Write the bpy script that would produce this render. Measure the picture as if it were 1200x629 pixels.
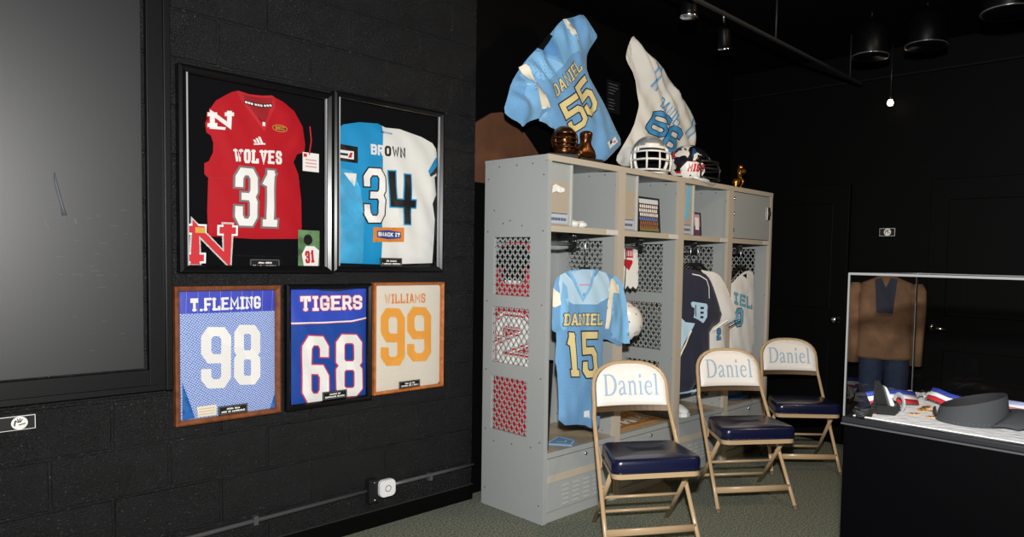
import bpy, bmesh, math, random
import numpy as np
from mathutils import Vector, Matrix, noise
from mathutils.geometry import delaunay_2d_cdt
random.seed(7)
PI = math.pi
for o in list(bpy.data.objects): bpy.data.objects.remove(o)
scn = bpy.context.scene
COL = scn.collection

# ------------------------------------------------------------ camera
cd = bpy.data.cameras.new('camera'); cam = bpy.data.objects.new('camera', cd); COL.objects.link(cam)
YAW, PITCH, ROLL = .8601, -.051, .0226
f_ = Vector((math.sin(YAW)*math.cos(PITCH), math.cos(YAW)*math.cos(PITCH), math.sin(PITCH)))
r_ = Vector((math.cos(YAW), -math.sin(YAW), 0)); u_ = r_.cross(f_)
r2 = math.cos(ROLL)*r_ + math.sin(ROLL)*u_; u2 = -math.sin(ROLL)*r_ + math.cos(ROLL)*u_
M = Matrix((r2, u2, -f_)).transposed().to_4x4(); M.translation = (0, -3.42, 1.448)
cam.matrix_world = M
cd.sensor_width = 36; cd.lens = 830.5/1200*36
cd.shift_x = (600-729.6)/1200; cd.shift_y = (348.2-314.5)/1200
cd.clip_start = .02
scn.camera = cam
# ------------------------------------------------------------ light
w = bpy.data.worlds.new('world'); scn.world = w; w.use_nodes = True
w.node_tree.nodes['Background'].inputs[0].default_value = (1, .95, .9, 1)
w.node_tree.nodes['Background'].inputs[1].default_value = .002
def area(name, loc, target, size, power, col=(1, 1, 1), spread=180):
    l = bpy.data.lights.new(name, 'AREA'); l.shape = 'DISK'; l.size = size; l.energy = power; l.color = col; l.spread = math.radians(spread)
    o = bpy.data.objects.new(name, l); COL.objects.link(o); o.location = loc
    o.rotation_euler = (Vector(target)-Vector(loc)).to_track_quat('-Z', 'Y').to_euler(); return o
FLASH = 190
area('camera_flash', (.06, -3.40, 1.80), (2.9, -.6, 1.3), .09, FLASH, (1, .985, .96))
area('ceiling_spot_glow', (3.7, -2.6, 3.0), (3.7, -.6, 1.2), .25, 9, (1, .72, .42), 120)
vs = scn.view_settings; vs.view_transform = 'Standard'; vs.look = 'None'; vs.exposure = 0; vs.gamma = 1; vs.use_curve_mapping = False

# ------------------------------------------------------------ materials
def lin(c):
    c = c/255; return c/12.92 if c <= .04045 else ((c+.055)/1.055)**2.4
def rgb(r, g, b): return (lin(r), lin(g), lin(b), 1)
MATS = {}
def mat(name, col, rough=.6, metal=0, spec=.5, bump=None, var=None, coat=0, emit=None, sheen=0):
    """bump=(scale,strength,distance)  var=(scale,amount)"""
    if name in MATS: return MATS[name]
    m = bpy.data.materials.new(name); m.use_nodes = True; nt = m.node_tree; b = nt.nodes['Principled BSDF']
    b.inputs['Base Color'].default_value = col; b.inputs['Roughness'].default_value = rough; b.inputs['Metallic'].default_value = metal
    b.inputs['Specular IOR Level'].default_value = spec; b.inputs['Coat Weight'].default_value = coat
    if sheen: b.inputs['Sheen Weight'].default_value = sheen
    tc = nt.nodes.new('ShaderNodeTexCoord')
    if var:
        n = nt.nodes.new('ShaderNodeTexNoise'); n.inputs['Scale'].default_value = var[0]; n.inputs['Detail'].default_value = 5
        nt.links.new(tc.outputs['Object'], n.inputs['Vector'])
        cr = nt.nodes.new('ShaderNodeValToRGB'); a = var[1]
        cr.color_ramp.elements[0].position = .3; cr.color_ramp.elements[1].position = .7
        cr.color_ramp.elements[0].color = tuple(max(0, c*(1-a)) for c in col[:3])+(1,)
        cr.color_ramp.elements[1].color = tuple(min(1, c*(1+a)) for c in col[:3])+(1,)
        nt.links.new(n.outputs['Fac'], cr.inputs['Fac']); nt.links.new(cr.outputs['Color'], b.inputs['Base Color'])
    if bump:
        n = nt.nodes.new('ShaderNodeTexNoise'); n.inputs['Scale'].default_value = bump[0]; n.inputs['Detail'].default_value = 4
        nt.links.new(tc.outputs['Object'], n.inputs['Vector'])
        bp = nt.nodes.new('ShaderNodeBump'); bp.inputs['Strength'].default_value = bump[1]; bp.inputs['Distance'].default_value = bump[2]
        nt.links.new(n.outputs['Fac'], bp.inputs['Height']); nt.links.new(bp.outputs['Normal'], b.inputs['Normal'])
    if emit:
        b.inputs['Emission Color'].default_value = emit[0]; b.inputs['Emission Strength'].default_value = emit[1]
    MATS[name] = m; return m
def mesh_fabric(name, ca, cb, scale=160, rough=.75, thr=.5):
    """perforated jersey mesh: dots of cb on ca laid out on a diagonal grid"""
    if name in MATS: return MATS[name]
    m = mat(name, ca, rough, sheen=.2); nt = m.node_tree; b = nt.nodes['Principled BSDF']
    tc = nt.nodes.new('ShaderNodeTexCoord'); mp = nt.nodes.new('ShaderNodeMapping'); mp.inputs['Rotation'].default_value = (0, 0, .62)
    sx_ = nt.nodes.new('ShaderNodeSeparateXYZ'); cx_ = nt.nodes.new('ShaderNodeCombineXYZ'); nt.links.new(tc.outputs['Object'], sx_.inputs[0]); nt.links.new(sx_.outputs[0], cx_.inputs[0]); nt.links.new(sx_.outputs[2], cx_.inputs[1])
    nt.links.new(cx_.outputs[0], mp.inputs['Vector'])
    ck = nt.nodes.new('ShaderNodeTexVoronoi'); ck.voronoi_dimensions = '2D'; ck.inputs['Scale'].default_value = scale; ck.inputs['Randomness'].default_value = .12
    nt.links.new(mp.outputs['Vector'], ck.inputs['Vector'])
    cr = nt.nodes.new('ShaderNodeValToRGB'); cr.color_ramp.elements[0].position = thr-.12; cr.color_ramp.elements[1].position = thr+.12
    cr.color_ramp.elements[0].color = cb; cr.color_ramp.elements[1].color = ca
    nt.links.new(ck.outputs['Distance'], cr.inputs['Fac']); nt.links.new(cr.outputs['Color'], b.inputs['Base Color'])
    return m
def thin_glass(name, tint=(1, 1, 1, 1), ior=1.45, rough=.0):
    if name in MATS: return MATS[name]
    m = bpy.data.materials.new(name); m.use_nodes = True; nt = m.node_tree; nt.nodes.clear()
    o = nt.nodes.new('ShaderNodeOutputMaterial'); mx = nt.nodes.new('ShaderNodeMixShader'); fr = nt.nodes.new('ShaderNodeFresnel')
    t = nt.nodes.new('ShaderNodeBsdfTransparent'); g = nt.nodes.new('ShaderNodeBsdfGlossy')
    fr.inputs['IOR'].default_value = ior; t.inputs['Color'].default_value = tint; g.inputs['Roughness'].default_value = rough
    ge = nt.nodes.new('ShaderNodeNewGeometry'); sb = nt.nodes.new('ShaderNodeMath'); sb.operation = 'SUBTRACT'; sb.use_clamp = True
    nt.links.new(fr.outputs[0], sb.inputs[0]); nt.links.new(ge.outputs['Backfacing'], sb.inputs[1]); nt.links.new(sb.outputs[0], mx.inputs[0]); nt.links.new(t.outputs[0], mx.inputs[1]); nt.links.new(g.outputs[0], mx.inputs[2]); nt.links.new(mx.outputs[0], o.inputs[0])
    MATS[name] = m; return m

# ------------------------------------------------------------ mesh helpers
class MB:
    def __init__(s): s.v = []; s.f = []; s.m = []; s.mats = []; s.sm = []
    def mi(s, m):
        if m not in s.mats: s.mats.append(m)
        return s.mats.index(m)
    def add(s, vs, fs, m, smooth=False):
        k = len(s.v); s.v.extend(tuple(map(float, v)) for v in vs); i = s.mi(m)
        for f in fs: s.f.append(tuple(k+j for j in f)); s.m.append(i); s.sm.append(smooth)
        return s
    def box(s, x0, x1, y0, y1, z0, z1, m, bev=0):
        if bev:
            bm = bmesh.new(); bmesh.ops.create_cube(bm, size=1)
            for v in bm.verts: v.co = ((x0+x1)/2+v.co.x*(x1-x0), (y0+y1)/2+v.co.y*(y1-y0), (z0+z1)/2+v.co.z*(z1-z0))
            bmesh.ops.bevel(bm, geom=bm.edges[:], offset=bev, segments=2, affect='EDGES', profile=.5)
            bm.verts.index_update()
            s.add([v.co[:] for v in bm.verts], [[v.index for v in f.verts] for f in bm.faces], m); bm.free(); return s
        v = [(x, y, z) for x in (x0, x1) for y in (y0, y1) for z in (z0, z1)]
        return s.add(v, [(0, 1, 3, 2), (4, 6, 7, 5), (0, 4, 5, 1), (2, 3, 7, 6), (0, 2, 6, 4), (1, 5, 7, 3)], m)
    def tube(s, pts, r, m, n=8, closed=False, flat=None, caps=True):
        P = [Vector(p) for p in pts]; N = len(P); vs = []; R = r if isinstance(r, (list, tuple)) else [r]*N
        up = None
        for i in range(N):
            a = P[i-1] if (i > 0 or closed) else P[i]; b = P[(i+1) % N] if (i < N-1 or closed) else P[i]
            t = (b-a).normalized()
            if up is None:
                up = Vector((0, 0, 1)) if abs(t.z) < .9 else Vector((1, 0, 0))
            up = (up-t*up.dot(t)).normalized(); sd = t.cross(up)
            fx, fy = flat or (1, 1)
            for k in range(n):
                a_ = 2*PI*k/n; vs.append(P[i]+R[i]*(fx*math.cos(a_)*sd+fy*math.sin(a_)*up))
        fs = []
        for i in range(N if closed else N-1):
            j = (i+1) % N
            for k in range(n): fs.append((i*n+k, i*n+(k+1) % n, j*n+(k+1) % n, j*n+k))
        if not closed and caps: fs.append(tuple(range(n))[::-1]); fs.append(tuple((N-1)*n+k for k in range(n)))
        return s.add(vs, fs, m, True)
    def lathe(s, prof, m, n=20, o=(0, 0, 0), ax='z', sx=1, sy=1):
        vs = []
        for r, h in prof:
            for k in range(n):
                a = 2*PI*k/n; p = (r*math.cos(a)*sx, r*math.sin(a)*sy, h)
                if ax == 'y': p = (p[0], p[2], p[1])
                if ax == 'x': p = (p[2], p[0], p[1])
                vs.append((p[0]+o[0], p[1]+o[1], p[2]+o[2]))
        fs = [(i*n+k, i*n+(k+1) % n, (i+1)*n+(k+1) % n, (i+1)*n+k) for i in range(len(prof)-1) for k in range(n)]
        if prof[0][0] > 1e-5: fs.append(tuple(range(n))[::-1])
        if prof[-1][0] > 1e-5: fs.append(tuple((len(prof)-1)*n+k for k in range(n)))
        return s.add(vs, fs, m, True)
    def prism(s, pts, h, fr, m):
        """pts 2D outline -> extruded: fr(u,v,w) maps to 3D, w in (0,h)"""
        n = len(pts); vs = [fr(u, v, 0) for u, v in pts]+[fr(u, v, h) for u, v in pts]
        fs = [tuple(range(n))[::-1], tuple(range(n, 2*n))]+[(i, (i+1) % n, n+(i+1) % n, n+i) for i in range(n)]
        return s.add(vs, fs, m)
    def build(s, name, parent=None, loc=None, rot=None, recenter=False, norm=True):
        if recenter:
            a = np.array(s.v); c = ((a[:, 0].min()+a[:, 0].max())/2, (a[:, 1].min()+a[:, 1].max())/2, a[:, 2].min())
            s.v = [(x-c[0], y-c[1], z-c[2]) for x, y, z in s.v]
            l = loc or (0, 0, 0); rz = rot or 0
            loc = (l[0]+c[0]*math.cos(rz)-c[1]*math.sin(rz), l[1]+c[0]*math.sin(rz)+c[1]*math.cos(rz), l[2]+c[2])
        me = bpy.data.meshes.new(name); me.from_pydata(s.v, [], s.f)
        for m in s.mats: me.materials.append(m)
        me.polygons.foreach_set('material_index', s.m); me.polygons.foreach_set('use_smooth', s.sm)
        me.update()
        if norm:
            bm = bmesh.new(); bm.from_mesh(me); bmesh.ops.recalc_face_normals(bm, faces=bm.faces); bm.to_mesh(me); bm.free()
        o = bpy.data.objects.new(name, me); COL.objects.link(o)
        if parent: o.parent = parent
        if loc: o.location = loc
        if rot: o.rotation_euler = (0, 0, rot) if isinstance(rot, (int, float)) else rot
        return o
def thing(name, label, cat, loc, rot=0, group=None):
    o = bpy.data.objects.new(name, None); COL.objects.link(o); o.location = loc
    o.rotation_euler = (0, 0, rot) if isinstance(rot, (int, float)) else rot
    o.empty_display_size = .05
    return tag(o, label, cat, group)
def tag(o, label, cat, group=None):
    o['label'] = label; o['category'] = cat
    if group: o['group'] = group
    return o
def struct(o, label=None):
    o['kind'] = 'structure'
    if label: o['label'] = label
    return o
def copy_tree(o, parent=None):
    c = o.copy(); COL.objects.link(c)
    if parent: c.parent = parent
    for ch in list(o.children): copy_tree(ch, c)
    return c

# ------------------------------------------------------------ outlines, strokes, lettering
def inside(P, poly):
    x, y = P[:, 0], P[:, 1]; r = np.zeros(len(P), bool); n = len(poly); j = n-1
    for i in range(n):
        xi, yi = poly[i]; xj, yj = poly[j]
        if yi != yj:
            c = ((yi > y) != (yj > y)) & (x < (xj-xi)*(y-yi)/(yj-yi)+xi); r ^= c
        j = i
    return r
def edge_dist(P, poly):
    if len(P) < 60 and len(poly) > 12:
        A = np.array(poly); E = np.roll(A, -1, 0)-A; w_ = P[:, None]-A[None]; t = np.clip((w_*E).sum(2)/((E**2).sum(1)+1e-12), 0, 1); w_ = w_-t[..., None]*E
        return np.sqrt((w_**2).sum(2).min(1))
    d = np.full(len(P), 9.)
    for i in range(len(poly)):
        a = np.array(poly[i]); b = np.array(poly[(i+1) % len(poly)]); e = b-a; L = e@e
        if L < 1e-12: continue
        t = np.clip(((P-a)@e)/L, 0, 1); d = np.minimum(d, np.linalg.norm(P-(a+t[:, None]*e), axis=1))
    return d
def dens(poly, s):
    out = []
    for i in range(len(poly)):
        a = np.array(poly[i]); b = np.array(poly[(i+1) % len(poly)]); n = max(1, int(np.linalg.norm(b-a)/s))
        for k in range(n): out.append(tuple(a+(b-a)*k/n))
    return out
def smooth_poly(poly, it=1):
    for _ in range(it):
        q = []
        for i in range(len(poly)):
            a = poly[i]; b = poly[(i+1) % len(poly)]
            q += [(a[0]*.75+b[0]*.25, a[1]*.75+b[1]*.25), (a[0]*.25+b[0]*.75, a[1]*.25+b[1]*.75)]
        poly = q
    return poly
def tri(poly, s):
    bd = dens(poly, s); a = np.array(bd)
    xs = np.arange(a[:, 0].min(), a[:, 0].max(), s); ys = np.arange(a[:, 1].min(), a[:, 1].max(), s*.87)
    g = np.array([(x+(s/2 if j % 2 else 0), y) for j, y in enumerate(ys) for x in xs])
    if len(g):
        k = inside(g, bd); g = g[k]
        if len(g): g = g[edge_dist(g, bd) > s*.45]
    V = [Vector(p) for p in bd]+[Vector(p) for p in g]; n = len(bd)
    r = delaunay_2d_cdt(V, [(i, (i+1) % n) for i in range(n)], [], 0, 1e-6)
    vs = [tuple(v) for v in r[0]]; fs = [tuple(f) for f in r[2]]
    c = np.array([[sum(vs[i][0] for i in f)/3, sum(vs[i][1] for i in f)/3] for f in fs]); k = inside(c, bd)
    return vs, [f for f, q in zip(fs, k) if q], bd
def patch(mb, poly, mp, m, s=.015, eps=0):
    vs, fs, bd = tri(poly, s); mb.add([mp(u, v, eps) for u, v in vs], fs, m, True)
def strip_quads(pts, w, closed=False, ext=0):
    P = [np.array(p[:2], float) for p in pts]; N = len(P)
    W = [w if len(p) < 3 else p[2] for p in pts]
    if not closed and ext:
        d = P[0]-P[1]; P[0] = P[0]+d/np.linalg.norm(d)*ext; d = P[-1]-P[-2]; P[-1] = P[-1]+d/np.linalg.norm(d)*ext
    L = []; Rr = []
    for i in range(N):
        a = P[i-1] if (i > 0 or closed) else None; b = P[(i+1) % N] if (i < N-1 or closed) else None
        d1 = (P[i]-a) if a is not None else (b-P[i]); d2 = (b-P[i]) if b is not None else d1
        d1 = d1/np.linalg.norm(d1); d2 = d2/np.linalg.norm(d2); n1 = np.array([-d1[1], d1[0]]); n2 = np.array([-d2[1], d2[0]])
        mt = n1+n2; q = np.linalg.norm(mt)
        if q < .3: mt = n1; k = 1
        else: mt = mt/q; k = min(1/max(mt@n1, .3), 2)
        L.append(P[i]+mt*k*W[i]/2); Rr.append(P[i]-mt*k*W[i]/2)
    idx = range(N if closed else N-1)
    return [(L[i], L[(i+1) % N], Rr[(i+1) % N], Rr[i]) for i in idx]
def quads(mb, qs, mp, m, s=.012, eps=0):
    for a, b, c, d in qs:
        nu = max(1, int(max(np.linalg.norm(b-a), np.linalg.norm(c-d))/s)); nv = max(1, int(np.linalg.norm(d-a)/s))
        vs = []; fs = []
        for i in range(nu+1):
            for j in range(nv+1):
                u = i/nu; v = j/nv; p = (a*(1-u)+b*u)*(1-v)+(d*(1-u)+c*u)*v; vs.append(mp(p[0], p[1], eps))
        for i in range(nu):
            for j in range(nv): k = i*(nv+1)+j; fs.append((k, k+1, k+nv+2, k+nv+1))
        mb.add(vs, fs, m, True)
def oct_(y0, y1, c=.2, k=None):
    k = k or c*(y1-y0)*.9
    return [(c, y1), (1-c, y1), (1, y1-k), (1, y0+k), (1-c, y0), (c, y0), (0, y0+k), (0, y1-k)]
G = {
 '0': [(oct_(0, 1), 1)], 'O': [(oct_(0, 1), 1)],
 '1': [([(.55, 1), (.55, 0)], 0), ([(.1, 0), (1, 0)], 0), ([(.55, .97), (.12, .82)], 0)],
 '2': [([(0, .74), (0, .88), (.22, 1), (.78, 1), (1, .88), (1, .62), (0, .24), (0, 0), (1, 0)], 0)],
 '3': [([(0, .76), (0, .88), (.22, 1), (.78, 1), (1, .88), (1, .62), (.84, .51), (.42, .51)], 0), ([(.84, .51), (1, .4), (1, .12), (.78, 0), (.22, 0), (0, .12), (0, .24)], 0)],
 '4': [([(.03, 1), (.1, .38), (1.05, .38)], 0), ([(.8, .95), (.8, 0)], 0)],
 '5': [([(1, 1), (0, 1), (0, .6), (.78, .6), (1, .48), (1, .12), (.78, 0), (.22, 0), (0, .12), (0, .24)], 0)],
 '6': [([(1, .80), (1, .89), (.78, 1), (.22, 1), (0, .88), (0, .12), (.22, 0), (.78, 0), (1, .12), (1, .38), (.78, .5), (0, .5)], 0)],
 '8': [(oct_(.5, 1), 1), (oct_(0, .5), 1)],
 '9': [([(0, .20), (0, .11), (.22, 0), (.78, 0), (1, .12), (1, .88), (.78, 1), (.22, 1), (0, .88), (0, .60), (.22, .48), (1, .48)], 0)],
 'A': [([(0, 0), (.42, 1), (.58, 1), (1, 0)], 0), ([(.2, .3), (.8, .3)], 0)],
 'B': [([(0, 0), (0, 1), (.78, 1), (1, .88), (1, .64), (.8, .52), (0, .52)], 0), ([(.8, .52), (1, .4), (1, .12), (.78, 0), (0, 0)], 0)],
 'D': [([(0, 0), (0, 1), (.72, 1), (1, .8), (1, .2), (.72, 0)], 1)],
 'E': [([(1, 1), (0, 1), (0, 0), (1, 0)], 0), ([(0, .52), (.75, .52)], 0)],
 'F': [([(1, 1), (0, 1), (0, 0)], 0), ([(0, .5), (.78, .5)], 0)],
 'G': [([(1, .74), (1, .86), (.78, 1), (.22, 1), (0, .86), (0, .14), (.22, 0), (.78, 0), (1, .14), (1, .42), (.55, .42)], 0)],
 'I': [([(.5, 0), (.5, 1)], 0), ([(0, 0), (1, 0)], 0), ([(0, 1), (1, 1)], 0)],
 'l': [([(.5, 0), (.5, 1)], 0)],
 'L': [([(0, 1), (0, 0), (1, 0), (1, .2)], 0)],
 'M': [([(0, 0), (0, 1), (.5, .35), (1, 1), (1, 0)], 0)],
 'N': [([(0, 0), (0, 1), (1, 0), (1, 1)], 0)],
 'R': [([(0, 0), (0, 1), (.78, 1), (1, .88), (1, .6), (.8, .47), (0, .47)], 0), ([(.6, .47), (1, 0)], 0)],
 'S': [([(1, .76), (1, .88), (.78, 1), (.22, 1), (0, .88), (0, .62), (.22, .53), (.78, .47), (1, .38), (1, .12), (.78, 0), (.22, 0), (0, .12), (0, .24)], 0)],
 'T': [([(.5, 0), (.5, 1)], 0), ([(0, .8), (0, 1), (1, 1), (1, .8)], 0)],
 'V': [([(0, 1), (.5, 0), (1, 1)], 0)],
 'W': [([(0, 1), (.25, 0), (.5, .8), (.75, 0), (1, 1)], 0)],
 'C': [([(1, .76), (1, .88), (.78, 1), (.22, 1), (0, .88), (0, .12), (.22, 0), (.78, 0), (1, .12), (1, .24)], 0)],
 'K': [([(0, 0), (0, 1)], 0), ([(1, 1), (.05, .45)], 0), ([(.3, .6), (1, 0)], 0)],
 'H': [([(0, 0), (0, 1)], 0), ([(1, 0), (1, 1)], 0), ([(0, .5), (1, .5)], 0)],
 '.': [([(.3, 0), (.5, 0)], 0)], '-': [([(.1, .5), (.9, .5)], 0)],
}
SERIF = {'A': [(0, 0), (1, 0)], 'N': [(0, 0), (0, 1), (1, 1)], 'L': [(0, 1), (0, 0)], 'R': [(0, 0), (1, 0)], 'W': [(0, 1), (1, 1)], 'V': [(0, 1), (1, 1)], 'M': [(0, 0), (1, 0)], 'F': [(0, 0)], 'T': [(.5, 0)], 'E': [(0, 0), (0, 1)], 'D': [(0, 0), (0, 1)], 'B': [(0, 0), (0, 1)]}
NARROW = {'I': .62, 'l': .45, '1': .72, '.': .45, ' ': .4, 'W': 1.25, 'M': 1.25}
def text(mb, s, frame, mp, m, sw=.2, gap=.14, outline=None, eps=.0015, aspect=None, serif=False, res=.012):
    """frame = (baseline start, baseline end, top left) in garment coords; sw = stroke as a share of letter height"""
    O, E, T = [np.array(p, float) for p in frame]; ue = E-O; ve = T-O; Wd = np.linalg.norm(ue); H = np.linalg.norm(ve)
    tot = sum(NARROW.get(c, 1) for c in s); n = len(s); cw = Wd/(tot+gap*(n-1)); x = 0; S = sw*H
    for c in s:
        cwid = cw*NARROW.get(c, 1)
        if c != ' ':
            def loc(px, py): return (x+S/2+px*(cwid-S), S/2+py*(H-S))
            st = [([loc(*p) for p in pl], cl) for pl, cl in G[c]]
            if serif: st += [([(loc(*p)[0]-S*.8, loc(*p)[1]+(S*.15 if p[1] == 0 else -S*.15)), (loc(*p)[0]+S*.8, loc(*p)[1]+(S*.15 if p[1] == 0 else -S*.15))], 2) for p in SERIF.get(c, [])]
            for si, (pl, cl) in enumerate(st):
                jz = si*.00016; ww = S*(.7 if cl == 2 else {'W': .72, 'M': .78, 'N': .85, 'A': .9}.get(c, 1))
                def conv(qs): return [tuple(O+ue/Wd*p[0]+ve/H*p[1] for p in q) for q in qs]
                ends = S/2 if (cl == 0) else 0
                if outline: quads(mb, conv(strip_quads(pl, ww+2*outline[1], cl == 1, ends+outline[1] if cl != 1 else 0)), mp, outline[0], res, eps+jz)
                quads(mb, conv(strip_quads(pl, ww, cl == 1, ends)), mp, m, res, (eps+.0014 if outline else eps)+jz)
        x += cwid+gap*cw
SERIFG = {  # roman lettering of the chair backs: polylines of (x, y, stroke width), advance
 'D': ([[(.14, 0, .09), (.14, .68, .09)], [(.02, .013, .026), (.3, .013, .026)], [(.02, .667, .026), (.3, .667, .026)],
        [(.14, .665, .03), (.35, .66, .04), (.5, .6, .07), (.6, .47, .10), (.62, .34, .108), (.6, .21, .10), (.5, .08, .07), (.35, .02, .04), (.14, .015, .03)]], .74),
 'a': ([[(.31, .33, .08), (.31, .08, .08), (.35, .025, .05), (.42, .05, .03)], [(.06, .33, .07), (.1, .42, .045), (.19, .45, .035), (.28, .41, .06), (.31, .31, .08)],
        [(.31, .27, .03), (.15, .21, .05), (.07, .12, .08), (.1, .03, .07), (.19, .02, .05), (.31, .09, .03)]], .47),
 'n': ([[(.12, 0, .08), (.12, .44, .08)], [(.12, .35, .03), (.2, .42, .04), (.3, .43, .065), (.37, .34, .08), (.37, 0, .08)], [(.02, .012, .024), (.22, .012, .024)], [(.28, .012, .024), (.47, .012, .024)], [(.02, .415, .025), (.12, .44, .03)]], .52),
 'i': ([[(.13, 0, .08), (.13, .44, .08)], [(.02, .012, .024), (.24, .012, .024)], [(.02, .415, .025), (.13, .44, .03)], [(.08, .61, .1), (.18, .61, .1)]], .29),
 'e': ([[(.07, .26, .03), (.37, .26, .03)], [(.38, .26, .05), (.34, .38, .06), (.23, .445, .035), (.11, .38, .07), (.07, .24, .085), (.1, .1, .08), (.2, .02, .055), (.31, .03, .04), (.39, .11, .025)]], .46),
 'l': ([[(.13, 0, .08), (.13, .68, .08)], [(.02, .012, .024), (.24, .012, .024)], [(.02, .655, .025), (.13, .68, .03)]], .27)}
def roman(mb, s, x0, x1, z0, h, mp, m, eps):
    tot = sum(SERIFG[c][1] for c in s); sx = (x1-x0)/tot; x = 0; sy = h/.68
    for c in s:
        for si, pl in enumerate(SERIFG[c][0]):
            q = strip_quads([(a, b_, w_*1.2) for a, b_, w_ in pl], 0); quads(mb, [tuple(np.array((x0+(x+p[0])*sx, z0+p[1]*sy)) for p in qq) for qq in q], mp, m, .02, eps+si*.0001)
        x += SERIFG[c][1]

class Garment:
    """cloth body in a vertical plane: u along the plane, z up, bulging towards -y in its own frame"""
    def __init__(s, poly, t=.022, wr=.004, back=True, seed=1, fall=.045, round_=1, folds=()):
        s.folds = folds
        s.poly = smooth_poly(poly, round_) if round_ else poly; s.bd = dens(s.poly, .02); s.t = t; s.wr = wr; s.fall = fall; s.seed = seed; s.mb = MB()
        s.A = np.array(s.bd); s.E = np.roll(s.A, -1, 0)-s.A; s.L = (s.E**2).sum(1)+1e-12
    def h(s, u, v):
        w_ = np.array((u, v))-s.A; t_ = np.clip((w_*s.E).sum(1)/s.L, 0, 1); w_ -= t_[:, None]*s.E; d = math.sqrt(float((w_*w_).sum(1).min())); q = 1-math.exp(-d/s.fall)
        k = min(1, d/.03); n = noise.noise((u*7+s.seed, v*3.2, s.seed))+.6*noise.noise((u*16, v*9+s.seed, 3.1))+.5*math.sin(u*38+v*21+4*noise.noise((u*3, v*3, s.seed)))
        for ca, sa, fq, am, fu, fv, fr_ in s.folds: n += am*math.exp(-((u-fu)**2+(v-fv)**2)/fr_**2)*math.sin(fq*(u*ca+v*sa)+3*noise.noise((u*5, v*5, s.seed)))
        return s.t*q+s.wr*n*k
    def mp(s, u, v, eps=0): return (u, -s.h(u, v)-eps, v)
    def body(s, m, res=.018, back_t=.5):
        vs, fs, bd = tri(s.poly, res)
        s.mb.add([s.mp(u, v) for u, v in vs], fs, m, True)
        s.mb.add([(u, s.h(u, v)*back_t, v) for u, v in vs], [f[::-1] for f in fs], m, True)
    def patch(s, poly, m, eps=.001, res=.018, rnd=0): patch(s.mb, smooth_poly(poly, rnd) if rnd else poly, s.mp, m, res, eps)
    def text(s, *a, **k): text(s.mb, a[0], a[1], s.mp, a[2], **k)
    def line(s, pts, w, m, eps=.0015): quads(s.mb, strip_quads(pts, w), s.mp, m, .015, eps)
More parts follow.
